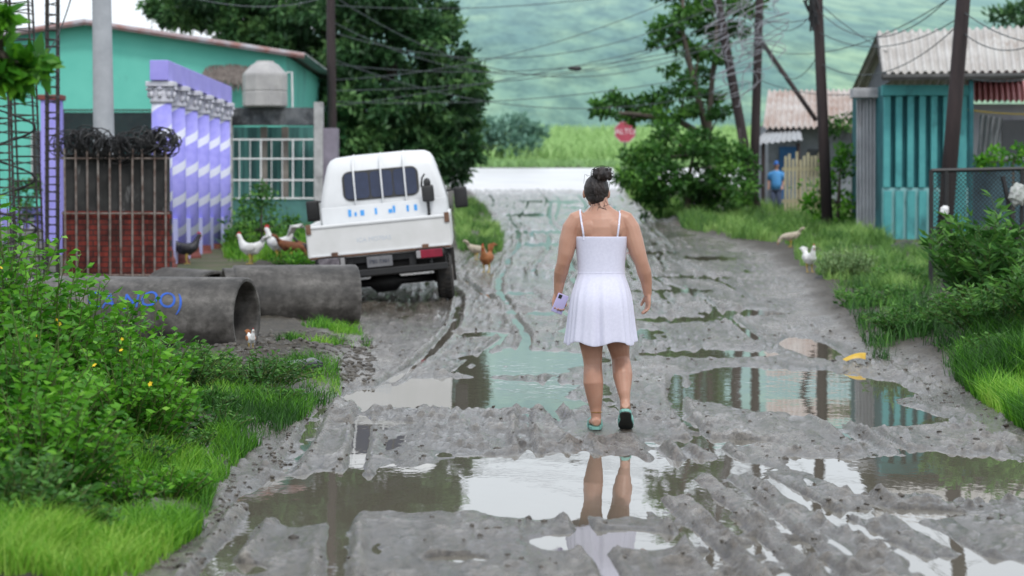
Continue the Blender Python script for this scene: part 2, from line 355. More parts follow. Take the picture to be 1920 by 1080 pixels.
struct(fmesh('muddy_road', P, Q, MUD, None, True, {'wet': wet * (1 - _vg), 'verge': _vg}), 'rutted muddy unpaved road with wet tyre tracks', 'road')
gx = np.concatenate([-np.geomspace(500, 8, 30), np.arange(-7.5, -4.2, .3), [-4.1, -3.85], np.arange(-3.5, 6.6, .6), [6.65, 6.9], np.arange(7.2, 12, .3), np.geomspace(12.5, 500, 30)])
gy = np.concatenate([[-60, -30, -10, 0], np.arange(5, 60, .5), np.arange(60, 152, 1.2)])
def gzz(X, Y): return zg(Y) + .07 + .06 * fbm(X * .8, Y * .6, 3, 3) - np.where((X > -3.95) & (X < 6.75), .45, 0)
P, Q = grid(gx, gy, gzz)
soil = mat('soil_and_turf', (.05, .075, .02), (.11, .095, .06), .95, 1.5, .5, bs=20)
struct(fmesh('ground', P, Q, soil, None, True), 'damp soil and turf ground beside the road', 'ground')
# water
m, nt, p = newmat('puddle_water'); p.inputs['Base Color'].default_value = (.15, .135, .105, 1); p.inputs['Roughness'].default_value = .015; p.inputs['IOR'].default_value = 1.7
nw = noise(nt, 5, 3, (1, .5, 1)); bp = nt.nodes.new('ShaderNodeBump'); bp.inputs['Strength'].default_value = .07; bp.inputs['Distance'].default_value = .01
nt.links.new(nw.outputs[0], bp.inputs['Height']); nt.links.new(bp.outputs[0], p.inputs['Normal']); WAT = m
P, Q = grid(np.linspace(-3.8, 6.3, 4), np.concatenate([[7.3], np.linspace(16.5, 76, 90)]), lambda X, Y: zg(Y) + LEV)
struct(fmesh('puddle_water', P, Q, WAT, None, True), 'brown rainwater lying in the ruts and puddles of the road', 'water')
# cross road
cr = mat('wet_concrete_road', (.66, .66, .67), (.56, .56, .57), .3, .6, .1, dirt=((.42, .39, .36), .3, .6))
P, Q = grid(np.linspace(-90, 90, 60), np.linspace(76.0, 95.5, 16), lambda X, Y: zg(Y) + .13 + .0 * X - .3 * (np.abs(Y - 85.7) > 9.6))
struct(fmesh('cross_road', P, Q, cr, None, True), 'pale wet paved road crossing at the far end', 'road')
# hills
def hz(X, Y):
    az = X / Y; E = np.tan(np.radians(5.6 - 2.8 * ss(-.03, -.13, az) + .35 * fbm(az * 14, az * 0, 3, 7)))
    s = np.clip((Y - 146) / 754, 0, 1); z = 4.6 + (E * 900 - 3.6) * s ** 1.1 - np.maximum(Y - 900, 0) * .25
    return z + fbm(X * .02, Y * .0025, 3, 8) * 6 * s * (1 - s * .5)
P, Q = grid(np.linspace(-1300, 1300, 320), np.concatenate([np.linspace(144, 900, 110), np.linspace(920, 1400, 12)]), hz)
m, nt, p = newmat('haze_tinted_forest'); n1 = noise(nt, .05, 10, (1, .02, 1.1), .68); r1 = ramp(nt, [(.38, (.11, .22, .19)), (.5, (.19, .33, .23)), (.6, (.33, .48, .28))]); nt.links.new(n1.outputs[0], r1.inputs[0])
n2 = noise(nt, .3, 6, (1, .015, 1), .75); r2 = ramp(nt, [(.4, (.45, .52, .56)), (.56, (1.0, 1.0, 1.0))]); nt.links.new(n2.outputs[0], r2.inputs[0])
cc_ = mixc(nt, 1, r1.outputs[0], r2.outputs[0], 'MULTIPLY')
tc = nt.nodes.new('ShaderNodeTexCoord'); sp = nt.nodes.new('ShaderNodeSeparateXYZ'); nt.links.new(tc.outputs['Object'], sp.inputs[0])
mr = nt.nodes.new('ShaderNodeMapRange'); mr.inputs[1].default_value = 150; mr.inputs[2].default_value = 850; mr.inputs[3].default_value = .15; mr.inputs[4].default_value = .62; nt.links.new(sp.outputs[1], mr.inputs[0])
nt.links.new(mixc(nt, mr.outputs[0], cc_, (.31, .44, .48)), p.inputs['Base Color']); p.inputs['Roughness'].default_value = 1; p.inputs['Specular IOR Level'].default_value = 0  # aerial haze painted into the hill colour, stronger farther away
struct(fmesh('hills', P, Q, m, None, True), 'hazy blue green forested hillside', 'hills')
# field beyond the crossing
n = 30000; Y = R.uniform(97, 143, n); X = R.uniform(-.09, .13, n) * Y; blades('crop_field', X, Y, zg(Y) + .05, np.where(Y < 102, .3, .8), .1, LFD, 'pale green field of tall grass beyond the paved road', 'field', tone=np.where(Y < 101, .0, .6))
# ------------------------------------------------------------------ big trees
def cl(lst, Y0, dY):
    out = []
    for px, py, r in lst:
        Y = Y0 + random.uniform(-dY, dY); out.append((tuple(at(px, py, Y)), r / F * Y0))
    return out
def pp(px, py, Y): return tuple(at(px, py, Y))
c1 = cl([(330, 20, 50), (400, -20, 70), (470, 20, 70), (520, 80, 60), (560, -10, 70), (450, -90, 80), (560, -100, 80), (560, 140, 60), (590, 200, 55), (500, 60, 60), (600, 60, 70), (380, 20, 50), (430, 60, 50), (620, 260, 60), (300, 10, 25), (560, 240, 45)], 64, 1.8)
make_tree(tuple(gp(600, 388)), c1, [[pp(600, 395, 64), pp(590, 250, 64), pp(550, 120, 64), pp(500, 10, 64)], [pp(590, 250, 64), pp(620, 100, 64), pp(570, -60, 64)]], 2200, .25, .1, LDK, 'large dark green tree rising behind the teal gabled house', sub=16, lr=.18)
c2 = cl([(700, -20, 70), (760, 20, 80), (800, 70, 60), (835, 110, 50), (860, 170, 46), (690, 80, 80), (740, 150, 80), (800, 200, 70), (850, 230, 50), (680, 200, 80), (740, 250, 70), (820, 280, 55), (870, 280, 35), (650, 130, 60), (720, -100, 90), (790, -60, 60), (860, 140, 36), (885, 165, 28), (660, 260, 60), (780, 310, 50), (850, 320, 38), (830, 20, 24), (640, 20, 60), (895, 130, 16), (720, 300, 50)], 62, 1.8)
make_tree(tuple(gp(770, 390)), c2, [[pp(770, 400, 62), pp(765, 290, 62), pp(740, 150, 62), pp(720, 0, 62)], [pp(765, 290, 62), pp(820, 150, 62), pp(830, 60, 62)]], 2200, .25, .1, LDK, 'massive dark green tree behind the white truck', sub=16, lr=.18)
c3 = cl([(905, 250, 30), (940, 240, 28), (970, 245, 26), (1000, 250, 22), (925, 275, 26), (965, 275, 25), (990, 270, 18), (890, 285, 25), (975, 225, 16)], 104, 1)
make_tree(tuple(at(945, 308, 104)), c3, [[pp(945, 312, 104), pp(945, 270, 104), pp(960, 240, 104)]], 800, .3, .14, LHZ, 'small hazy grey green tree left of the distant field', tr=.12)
c4 = cl([(1245, 50, 30), (1290, 30, 32), (1335, 60, 30), (1275, 85, 25), (1330, 10, 30), (1395, 15, 34), (1420, -20, 30), (1270, -20, 35), (1350, 100, 22), (1230, 80, 15), (1380, 55, 22), (1120, 200, 20), (1155, 190, 24), (1195, 200, 26), (1240, 185, 26), (1285, 165, 28), (1330, 185, 26), (1260, 215, 24), (1180, 222, 20), (1310, 140, 20), (1350, 210, 22), (1140, 215, 14), (1220, 215, 20), (1300, 205, 24), (1310, 95, 24), (1260, 130, 16)], 60, 1.0)
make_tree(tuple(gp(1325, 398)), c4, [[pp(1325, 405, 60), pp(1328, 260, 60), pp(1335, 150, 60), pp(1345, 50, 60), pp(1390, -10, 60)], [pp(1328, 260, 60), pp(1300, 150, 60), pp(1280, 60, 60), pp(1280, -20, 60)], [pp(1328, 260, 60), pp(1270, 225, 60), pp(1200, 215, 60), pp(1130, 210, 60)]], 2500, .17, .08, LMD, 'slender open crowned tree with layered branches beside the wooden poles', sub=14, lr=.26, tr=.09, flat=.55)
c5 = cl([(1215, 290, 36), (1260, 270, 38), (1310, 270, 40), (1360, 290, 36), (1200, 330, 34), (1250, 330, 44), (1310, 335, 44), (1370, 340, 36), (1230, 375, 34), (1290, 380, 36), (1350, 380, 32), (1395, 360, 26), (1180, 290, 20), (1185, 340, 20), (1240, 245, 22), (1400, 300, 22)], 56, 1.0)
make_tree(tuple(gp(1290, 412)), c5, [[pp(1290, 412, 56), pp(1290, 340, 56), pp(1300, 290, 56)]], 2500, .18, .07, LMD, 'broad bushy green thicket at the right verge below the slender tree', 'bush', name='bush', tr=.08, sub=18, lr=.22)
c6 = cl([(1560, 320, 24), (1590, 310, 22), (1530, 355, 26), (1575, 360, 28), (1600, 380, 24), (1545, 400, 24), (1590, 415, 26), (1520, 380, 15), (1580, 280, 12)], 50, .6)
make_tree(tuple(gp(1570, 438)), c6, [[pp(1570, 440, 50), pp(1572, 380, 50), pp(1575, 320, 50)]], 1500, .14, .06, LBR, 'bright green bush behind the upright wooden pole', 'bush', name='bush', tr=.05)
c7 = cl([(1580, 225, 20), (1610, 235, 22), (1560, 240, 14), (1625, 215, 14)], 56, .4)
make_tree(tuple(gp(1600, 412)), c7, [[pp(1600, 412, 56), pp(1600, 300, 56), pp(1596, 240, 56)]], 900, .15, .07, LMD, 'small leafy tree in front of the rusty roofed house', tr=.05)
c8 = cl([(1870, 295, 20), (1905, 290, 24), (1930, 300, 24), (1840, 305, 12)], 44, .4)
make_tree(tuple(at(1900, 460, 44)), c8, [[pp(1900, 470, 44), pp(1900, 380, 44), pp(1900, 300, 44)]], 1500, .12, .06, LBR, 'green bush showing above the chain link fence', 'bush', name='bush', tr=.04)
c9 = cl([(1890, 30, 30), (1930, 20, 35), (1960, 50, 40)], 62, .5)
make_tree(tuple(at(1945, 400, 62)), c9, [[pp(1945, 400, 62), pp(1945, 200, 62), pp(1940, 60, 62)]], 1500, .2, .08, LDK, 'tree showing above the right hand metal roof', tr=.1)
# top left near branch
cb = [(tuple(at(x, y, 9.0)), r / F * 9.0) for x, y, r in ((-30, 60, 40), (10, 120, 26), (50, 125, 24), (15, 150, 22), (-20, 150, 36), (68, 112, 10), (5, 30, 14), (40, 150, 12), (-90, 30, 80), (-160, 100, 90))]
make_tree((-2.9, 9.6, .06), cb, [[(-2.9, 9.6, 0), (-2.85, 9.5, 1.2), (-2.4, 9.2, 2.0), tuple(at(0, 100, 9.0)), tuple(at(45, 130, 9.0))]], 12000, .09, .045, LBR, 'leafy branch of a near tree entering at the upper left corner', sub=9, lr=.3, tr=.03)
# left garden
c = cl([(470, 385, 28), (500, 375, 24), (455, 420, 30), (500, 415, 34), (530, 440, 26), (460, 460, 30), (510, 465, 30), (550, 470, 22), (440, 440, 16), (545, 415, 14), (490, 355, 14)], 42, .4)
make_tree(tuple(gp(490, 476)), c, [[pp(490, 480, 42), pp(490, 430, 42), pp(490, 390, 42)]], 2600, .1, .05, LMD, 'rounded green bush between the lavender columns and the white truck', 'bush', name='bush', tr=.03)
c = cl([(40, 385, 20), (60, 350, 16), (30, 350, 14), (55, 395, 16), (75, 340, 10)], 40, .3)
make_tree(tuple(gp(50, 487)), c, [[pp(50, 490, 40), pp(50, 420, 40), pp(50, 350, 40)]], 2000, .1, .04, LMD, 'garden shrub behind the black rebar cages', 'shrub', name='shrub', tr=.02)
# foreground shrubs left
def gpt(x, y): return (x, y, gz1(x, y))
shrub(gpt(-2.95, 13.2), .8, 1.5, 220, 36, .075, .028, LBR, 'tall bright green leafy shrub with yellow flowers at the left edge', flowers=9, name='shrub')
shrub(gpt(-2.4, 13.6), .6, 1.05, 160, 32, .07, .027, LBR, 'mid height green shrub with yellow flowers in front of the near pipe', flowers=6)
shrub(gpt(-2.4, 11.3), .6, .95, 180, 32, .065, .025, LBR, 'low dense green shrub nearest the lower left corner', flowers=4)
shrub(gpt(-2.02, 12.6), .42, .72, 120, 28, .06, .023, LBR, 'small leafy shrub at the muddy edge below the flowering shrubs', flowers=3)
shrub(gpt(-2.1, 10.6), .45, .6, 130, 26, .055, .021, LBR, 'low leafy shrub filling the lower left corner of the verge', flowers=2)
shrub(gpt(-2.0, 9.6), .35, .36, 100, 22, .05, .018, LMD, 'lowest dark weed clump at the bottom left corner')
shrub(gpt(-1.85, 17.6), .5, .3, 70, 20, .05, .018, LMD, 'low dark weed clump between the pipe and the muddy road')
shrub(gpt(-2.35, 17.0), .5, .45, 80, 22, .055, .02, LMD, 'leafy weed clump just below the near pipe')
for x, y in ((-1.75, 14.2), (-1.85, 12.0), (-1.7, 10.6), (-1.95, 15.4), (-1.62, 16.4), (-1.75, 13.2), (-1.7, 9.6), (-1.62, 11.3)):
    shrub(gpt(x, y), random.uniform(.16, .28), random.uniform(.13, .22), 34, 14, .045, .016, random.choice((LMD, LBR)), 'small leafy weed clump among the grass of the near left verge', 'weed', name='weed', group='small weeds in the near left grass')
# right weeds
shrub(gpt(4.75, 23.5), .8, 1.2, 80, 26, .17, .04, LMD, 'tall long leaved weed by the corner of the black chain link fence', 'weed', name='weed', up=.5)
shrub(gpt(4.3, 21.3), .8, .5, 120, 24, .09, .022, LMD, 'tangled weeds spilling from the dark bank on the right', 'weed', name='weed', up=.3)
shrub(gpt(4.75, 20.4), .7, .9, 130, 26, .11, .028, LMD, 'dense bright weed clump at the right edge below the fence', 'weed', name='weed', up=.4)
shrub(gpt(3.7, 22.6), .45, .3, 60, 18, .08, .02, LMD, 'low weeds beside the yellow plastic scrap', 'weed', name='weed', up=.3)
shrub(gpt(3.95, 19.6), .4, .25, 60, 18, .06, .018, LMD, 'low weeds creeping onto the mud below the right bank', 'weed', name='weed', up=.3)
shrub(tuple(gp(1590, 535)), .42, .62, 130, 26, .06, .02, LTH, 'pale feathery weed clump beside the white hen', 'weed', name='weed', up=.5)
shrub(tuple(gp(1690, 545)), .5, .42, 80, 20, .07, .025, LMD, 'low green weeds in front of the dark stones', 'weed', name='weed', up=.4)
shrub(tuple(gp(1640, 590)), .5, .4, 80, 22, .07, .025, LMD, 'weeds on the muddy bank right of the road', 'weed', name='weed', up=.3)
shrub(tuple(gp(1820, 540)), .5, .75, 60, 22, .14, .04, LMD, 'broad leaved weeds growing through the chain link fence', 'weed', name='weed', up=.5)
shrub(tuple(gp(560, 505)), .5, .35, 80, 20, .07, .02, LBR, 'low bright weeds behind the brown hens', 'weed', name='weed', up=.4)
# grass zones
grass([(60, 1120), (150, 900), (330, 800), (340, 700), (470, 720), (630, 695), (640, 740), (550, 800), (470, 850), (400, 930), (380, 1000), (230, 1120)], 32000, .13, .006, LGR, 'bright green grass on the near left verge', .48)
grass([(-80, 1130), (-60, 850), (200, 850), (150, 1130)], 10000, .14, .006, LGR, 'grass under the leafy shrubs at the lower left', .4)
grass([(500, 625), (640, 605), (700, 640), (690, 668), (520, 680)], 4500, .1, .008, LGR, 'grass patch beside the concrete pipes', .6)
grass([(850, 380), (895, 380), (945, 440), (940, 475), (860, 480)], 6000, .2, .016, LG2, 'grass verge to the right of the white truck', .5)
grass([(420, 405), (600, 405), (600, 500), (420, 500)], 7000, .25, .014, LGR, 'grass around the bush left of the truck', .35)
grass([(1150, 322), (1190, 322), (1215, 365), (1290, 412), (1230, 412), (1180, 370)], 3500, .4, .04, LG2, 'grass along the far right road edge', .3)
grass([(1270, 412), (1560, 385), (1610, 440), (1690, 470), (1500, 470), (1380, 455), (1280, 432)], 13000, .28, .016, LG2, 'bright grass verge around the wooden poles', .4)
grass([(1490, 465), (1760, 465), (1760, 560), (1640, 560), (1560, 545), (1490, 500)], 9000, .2, .012, LG2, 'pale grass behind the white hen', .5)
grass([(1560, 560), (1920, 560), (1990, 700), (1990, 790), (1850, 745), (1640, 680)], 8000, .18, .009, LMD, 'sparse grass on the dark right bank', .57)
grass([(1800, 690), (1990, 640), (1990, 850), (1890, 790), (1790, 720)], 10000, .24, .008, LGR, 'bright grass tuft at the right edge of the road', .42)
# clods
cp = []
for i in range(2600):
    z_ = random.random()
    if z_ < .34: px, v = random.uniform(350, 700), random.uniform(640, 720)
    elif z_ < .48: px, v = random.uniform(1560, 1900), random.uniform(560, 760)
    elif z_ < .58:
        v = random.uniform(720, 1080); px = 640 - (v - 720) * 1.0 + random.gauss(0, 40)
    else: px, v = random.uniform(300, 1900), 1080 - random.random() ** .6 * 500
    cp.append((px, v, z_))
cp = np.array(cp); cY = gY(cp[:, 1]); cX = (cp[:, 0] - 960) / F * cY; cZ = gz(cX, cY); bm = bmesh.new()
for X, Y, z, z_ in zip(cX, cY, cZ, cp[:, 2]):
    if z - float(zg(Y)) < LEV + .006: continue
    if ((X - WX) / .4) ** 2 + ((Y - WYc) / .6) ** 2 < 1: continue
    r = random.uniform(.005, .02) * (1.6 if z_ < .34 else .8)
    res = bmesh.ops.create_icosphere(bm, subdivisions=1, radius=r, matrix=Matrix.Translation((X, Y, z)) @ Matrix.Diagonal((random.uniform(.8, 1.8), random.uniform(.8, 1.8), random.uniform(.5, .9), 1)))
    for v_ in res['verts']: v_.co += V((random.uniform(-1, 1), random.uniform(-1, 1), random.uniform(-1, 1))) * r * .3
tag(obj('mud_clods', bm, mat('dark_mud', (.04, .034, .028), (.11, .095, .075), .4, 20, .4), None, True), 'scattered lumps of churned dark mud', 'mud', None, 'stuff')
# ------------------------------------------------------------------ LEFT: teal gabled house
Yh = 52.; g0 = float(zg(Yh))
t = thing('gabled_house', (-9.1, Yh, g0), 'long turquoise house with a low gable and grey metal roof edge', 'house')
zr = 5.33 - g0; ze = 4.61 - g0; hw = 4.68
bm = bmesh.new(); w = 4.25; zc = zr - (zr - ze) * w / hw - .06
fr = [(-w, 0, -.5), (w, 0, -.5), (w, 0, zc), (0, 0, zr - .06), (-w, 0, zc)]
a_ = [bm.verts.new(q) for q in fr]; b_ = [bm.verts.new((q[0], 11, q[2])) for q in fr]; bm.faces.new(a_); bm.faces.new(b_[::-1])
for i in range(5): bm.faces.new((a_[i], b_[i], b_[(i + 1) % 5], a_[(i + 1) % 5]))
obj('wall', bm, teal, t)
roofm = mat('rusty_zinc', (.4, .41, .42), (.3, .29, .28), .5, 2, .2, dirt=((.22, .09, .04), 1.5, .6))
for s in (-1, 1):
    bm = bmesh.new(); corr(bm, (0, -.35, zr + .03), (0, 11.4, zr + .03), (s * hw, 11.4, ze + .03), (s * hw, -.35, ze + .03), 60, .018, 2)
    r = obj('roof', bm, roofm, t)
    bm = bmesh.new(); tube(bm, [(0, -.37, zr - .03), (s * hw, -.37, ze - .03)], [(.035, .06)] * 2, 4, (0, 1, 0)); obj('fascia', bm, mat('fascia_grey', (.36, .36, .4), (.28, .12, .1), .6, 3), r)
for x0, z0, w0, h0 in ((-3.6, .9, 1.3, 1.2), (-1.2, .9, 1.3, 1.2), (1.5, .9, 1.2, 1.2)):
    wn = obj('window', bx((x0, -.04, z0), (x0 + w0, .03, z0 + h0)), mat('dark_glass', (.02, .03, .035), (.03, .04, .05), .1), t)
    bm = bmesh.new()
    for k in range(7): tube(bm, [(x0 + w0 * k / 6, -.07, z0), (x0 + w0 * k / 6, -.07, z0 + h0)], .012, 5)
    obj('grille', bm, whitep, wn)
bm = bmesh.new()
for i in range(900):
    u = random.random(); x = 2.55 + u * 1.05; y = random.uniform(-1.6, -.02)
    z = 3.15 + (y + 1.6) * .25 - abs(u - .5) * .1; tube(bm, [(x, y, z), (x + random.uniform(-.05, .05), y - .15, z - random.uniform(.1, .3))], .008, 3)
obj('thatch_awning', bm, mat('thatch', (.12, .1, .09), (.22, .19, .17), .95), t)
# porch structure in front
Yp = 49.5; t = thing('concrete_porch', at(515, 440, Yp), 'stained dark concrete porch frame with white barred grille', 'porch'); o_ = V(at(515, 440, Yp))
def lp(px, py, dy=0): q = at(px, py, Yp); return V((q.x - o_.x, dy, q.z - o_.z))
stain = mat('stained_concrete', (.2, .21, .22), (.07, .08, .09), .9, 2.5, .3, dirt=((.015, .017, .02), 1.8, .45))
a, b = lp(422, 235), lp(600, 202); obj('beam', bx((a.x, -.12, a.z), (b.x, .12, b.z), .01), stain, t)
for px in (428, 598):
    a, b = lp(px - 8, 450), lp(px + 8, 192); obj('post', bx((a.x, -.15, a.z), (b.x, .15, b.z), .01), mat('pale_stained', (.5, .5, .5), (.3, .3, .3), .85, 3, dirt=((.06, .06, .06), 2.5, .55)), t)
a, b = lp(605, 430), lp(632, 240); obj('side_wall', bx((a.x, -.05, a.z), (b.x, .6, b.z)), mat('mauve_wall', (.3, .27, .33), (.2, .18, .22), .9, 2), t)
bm = bmesh.new()
for i in range(9): tube(bm, [lp(430 + i * 20, 372, -.1), lp(430 + i * 20, 262, -.1)], .009 if i % 3 else .018, 5)
for v in (262, 298, 338, 372): tube(bm, [lp(426, v, -.1), lp(590, v, -.1)], .018, 5)
obj('grille', bm, whitep, t)
a, b = lp(425, 440), lp(592, 374); obj('low_wall', bx((a.x, -.08, a.z), (b.x, .08, b.z)), mat('dim_teal', (.08, .22, .2), (.05, .14, .13), .8, 3), t)
a, b = lp(430, 372, .8), lp(592, 236, .8); obj('back_wall', bx((a.x, .8, a.z), (b.x, .85, b.z)), mat('curtain_teal', (.1, .3, .27), (.03, .09, .09), .8, 3, stretch=(4, 1, .2)), t)
for px in (490, 530):
    a, b = lp(px - 6, 372), lp(px + 6, 236); obj('pillar', bx((a.x, .5, a.z), (b.x, .62, b.z)), mat('pillar_brown', (.2, .17, .15), (.3, .27, .24), .8, 3), t)
# water tank
q = at(497, 201, Yp); t = thing('water_tank', q, 'dull white plastic water tank on top of the stained porch beam', 'water tank')
bm = bmesh.new(); pr = [(.43, 0), (.46, .03), (.46, .3), (.445, .32), (.46, .34), (.46, .64), (.45, .68), (.28, .86), (.2, .9)]
n = 10
rg = [[bm.verts.new((r * math.cos(2 * math.pi * k / n), r * math.sin(2 * math.pi * k / n), z)) for k in range(n)] for r, z in pr]
for a, b in zip(rg, rg[1:]):
    for k in range(n): bm.faces.new((a[k], a[(k + 1) % n], b[(k + 1) % n], b[k]))
bm.faces.new(rg[0][::-1]); bm.faces.new(rg[-1]); obj('tank_body', bm, mat('tank_plastic', (.46, .45, .44), (.36, .35, .35), .6, 3, dirt=((.28, .27, .25), 2, .58, (1, 1, .4))), t)
bm = bmesh.new(); tube(bm, [(0, 0, .895), (0, 0, .94)], [.2, .18], 16); obj('lid', bm, MATS['tank_plastic'], t)
bm = bmesh.new(); tube(bm, [(.44, 0, .7), (.55, 0, .72), (.56, 0, .2), (.56, 0, .0)], .02, 6); obj('pipe', bm, whitep, t)
# colonnade
m, nt, p = newmat('spiral_paint'); tc = nt.nodes.new('ShaderNodeTexCoord'); sp = nt.nodes.new('ShaderNodeSeparateXYZ'); nt.links.new(tc.outputs['Object'], sp.inputs[0])
def math_(op, a, b=None):
    x = nt.nodes.new('ShaderNodeMath'); x.operation = op
    for i, s in enumerate((a, b)):
        if s is None: continue
        if isinstance(s, (int, float)): x.inputs[i].default_value = s
        else: nt.links.new(s, x.inputs[i])
    return x.outputs[0]
th = math_('ARCTAN2', sp.outputs[1], sp.outputs[0]); zz = math_('MULTIPLY', sp.outputs[2], 2 * math.pi / .5)
sn = math_('SINE', math_('SUBTRACT', zz, th)); gt = math_('GREATER_THAN', sn, .66)
nn = noise(nt, 4, 5); rn = ramp(nt, [(.35, (.28, .27, .76)), (.65, (.4, .38, .88))]); nt.links.new(nn.outputs[0], rn.inputs[0])
nt.links.new(mixc(nt, gt, rn.outputs[0], (.68, .7, .82)), p.inputs['Base Color']); p.inputs['Roughness'].default_value = .7; SPI = m
t = thing('colonnade', (-5.25, 36.3, .44), 'row of lavender columns with white spiral stripes carrying a lavender beam', 'colonnade')
for k in range(6):
    y = 1.5 * k; bm = bmesh.new(); tube(bm, [(0, 0, .28), (0, 0, 2.5)], [.165, .15], 20); co = obj('column', bm, SPI, t, True, (0, y, 0))
    bm = bmesh.new(); box(bm, (-.2, -.2, -.05), (.2, .2, .08), None, .01); tube(bm, [(0, 0, .07), (0, 0, .14), (0, 0, .2), (0, 0, .29)], [.2, .2, .175, .168], 16); obj('column_base', bm, redbase, co)
    bm = bmesh.new(); tube(bm, [(0, 0, 2.49), (0, 0, 2.53), (0, 0, 2.6), (0, 0, 2.72)], [.17, .175, .15, .19], 16); box(bm, (-.21, -.21, 2.73), (.21, .21, 2.81), None, .01)
    for a in range(8):
        c, s = math.cos(a * math.pi / 4), math.sin(a * math.pi / 4); ell(bm, (c * .18, s * .18, 2.62), (.04, .04, .07), sub=1); ell(bm, (c * .2, s * .2, 2.7), (.045, .045, .03), sub=1)
    obj('capital', bm, mat('capital_white', (.7, .7, .76), (.52, .52, .6), .7, 8), co, True)
obj('beam', bx((-.14, -.25, 2.82), (.14, 7.9, 3.12), .012), lav, t)
obj('floor_slab', bx((-1.5, -1.6, -.3), (.7, 8.4, -.055), .01), concrete, t)
obj('low_wall', bx((-.05, .2, -.05), (.05, 7.5, .75)), mat('pale_lavender', (.55, .55, .85), (.48, .47, .8), .7, 2), t)
# mesh fence behind (dark)
t = thing('mesh_fence', at(200, 480, 45), 'dark wire mesh fence panel in front of the turquoise wall', 'fence'); a = at(120, 490, 45); b = at(290, 206, 45); o_ = t.location
bm = bmesh.new(); tube(bm, [a - o_, V((a.x, a.y, b.z)) - o_, b - o_, V((b.x, b.y, a.z)) - o_], .025, 6, (0, 1, 0)); obj('frame', bm, darkmetal, t)
obj('wire_mesh', chain(bmesh.new(), a - o_, (1, 0, 0), b.x - a.x, b.z - a.z, .06, .006), darkmetal, t)
obj('backing_sheet', bx((a.x - o_.x, .04, a.z - o_.z), (b.x - o_.x, .05, b.z - o_.z - .05)), mat('shade_cloth', (.02, .06, .07), (.03, .1, .1), .9, 3), t)
# lavender gate post and balustrade
t = thing('gate_post', gp(99, 487), 'lavender square gate post with dark red cap', 'post'); hh = at(99, 188, 39.9).z - t.location.z
obj('shaft', bx((-.16, -.16, -.1), (.16, .16, hh), .01), lav, t); obj('cap', bx((-.2, -.2, hh), (.2, .2, hh + .09), .015), redbase, t)
t = thing('balustrade', at(40, 470, 40.3), 'low lavender garden wall with white panels behind the rebar', 'garden wall'); z0 = at(40, 395, 40.3).z - t.location.z
obj('rail', bx((-1.2, -.1, z0 - .06), (.35, .1, z0 + .04), .01), lav, t); obj('panel', bx((-1.2, -.06, -.4), (.35, .06, z0 - .06)), lav, t)
for i in range(8): obj('baluster', bx((-1.1 + i * .18, -.09, z0 - .4), (-1.03 + i * .18, -.062, z0 - .08)), whitep, t)
# concrete electrical pole
t = thing('utility_pole', at(196, 500, 34.5), 'round grey concrete utility pole behind the barred fence', 'utility pole')
bm = bmesh.new(); tube(bm, [(0.03, 0, -.3), (.0, 0, 2), (-.02, 0, 4), (-.06, 0, 8.5)], [.16, .15, .135, .1], 18); obj('shaft', bm, mat('pole_concrete', (.42, .44, .47), (.34, .36, .39), .8, 4, .1, dirt=((.22, .23, .25), 3, .6, (1, 1, .3))), t, True)
bm = bmesh.new(); box(bm, (-.7, -.05, 7.7), (.6, .05, 7.8)); obj('crossarm', bm, darkmetal, t)
# barred brick fence
Yf = 31.5; a, b = at(118, 552, Yf), at(318, 290, Yf); mz1 = at(0, 396, Yf).z
t = thing('barred_fence', ((a.x + b.x) / 2, Yf, a.z), 'red brick fence with rusty vertical bars and black stained upper panel', 'fence'); o_ = t.location
m, nt, p = newmat('red_brick'); tc = nt.nodes.new('ShaderNodeTexCoord'); mp = nt.nodes.new('ShaderNodeMapping'); mp.inputs['Rotation'].default_value = (math.pi / 2, 0, 0)
br = nt.nodes.new('ShaderNodeTexBrick'); br.inputs['Scale'].default_value = 1; br.inputs['Brick Width'].default_value = .2; br.inputs['Row Height'].default_value = .07; br.inputs['Mortar Size'].default_value = .008
br.inputs['Color1'].default_value = (.32, .04, .025, 1); br.inputs['Color2'].default_value = (.18, .03, .02, 1); br.inputs['Mortar'].default_value = (.04, .02, .02, 1)
nt.links.new(tc.outputs['Object'], mp.inputs[0]); nt.links.new(mp.outputs[0], br.inputs['Vector'])
nd = noise(nt, 3, 6, (1, 1, .6), .7); rd = ramp(nt, [(.42, (.25, .2, .2)), (.62, (1, 1, 1))]); nt.links.new(nd.outputs[0], rd.inputs[0]); nt.links.new(mixc(nt, 1, br.outputs[0], rd.outputs[0], 'MULTIPLY'), p.inputs['Base Color']); p.inputs['Roughness'].default_value = .8; BRK = m
obj('brick_wall', bx((a.x - o_.x, 0, -.3), (b.x - o_.x, .2, mz1 - o_.z), .005), BRK, t)
obj('upper_panel', bx((a.x - o_.x + .02, .05, mz1 - o_.z), (b.x - o_.x - .02, .17, b.z - o_.z)), mat('black_stain', (.02, .02, .02), (.05, .05, .05), .9, 3, .3, dirt=((.35, .35, .35), 2.4, .55, (1.5, 1, .4))), t)
barm = mat('rust_bar', (.28, .25, .23), (.12, .075, .06), .7, 10)
for i in range(10):
    x = a.x - o_.x + .05 + i * (b.x - a.x - .1) / 9; bm = bmesh.new(); tube(bm, [(x, -.06, -.05), (x + random.uniform(-.01, .01), -.06, b.z - o_.z + .08)], .014, 6); obj('bar', bm, barm, t)
for z in (.25, mz1 - o_.z - .03, b.z - o_.z - .05):
    bm = bmesh.new(); tube(bm, [(a.x - o_.x, -.04, z), (b.x - o_.x, -.04, z)], .014, 6); obj('rail', bm, barm, t)
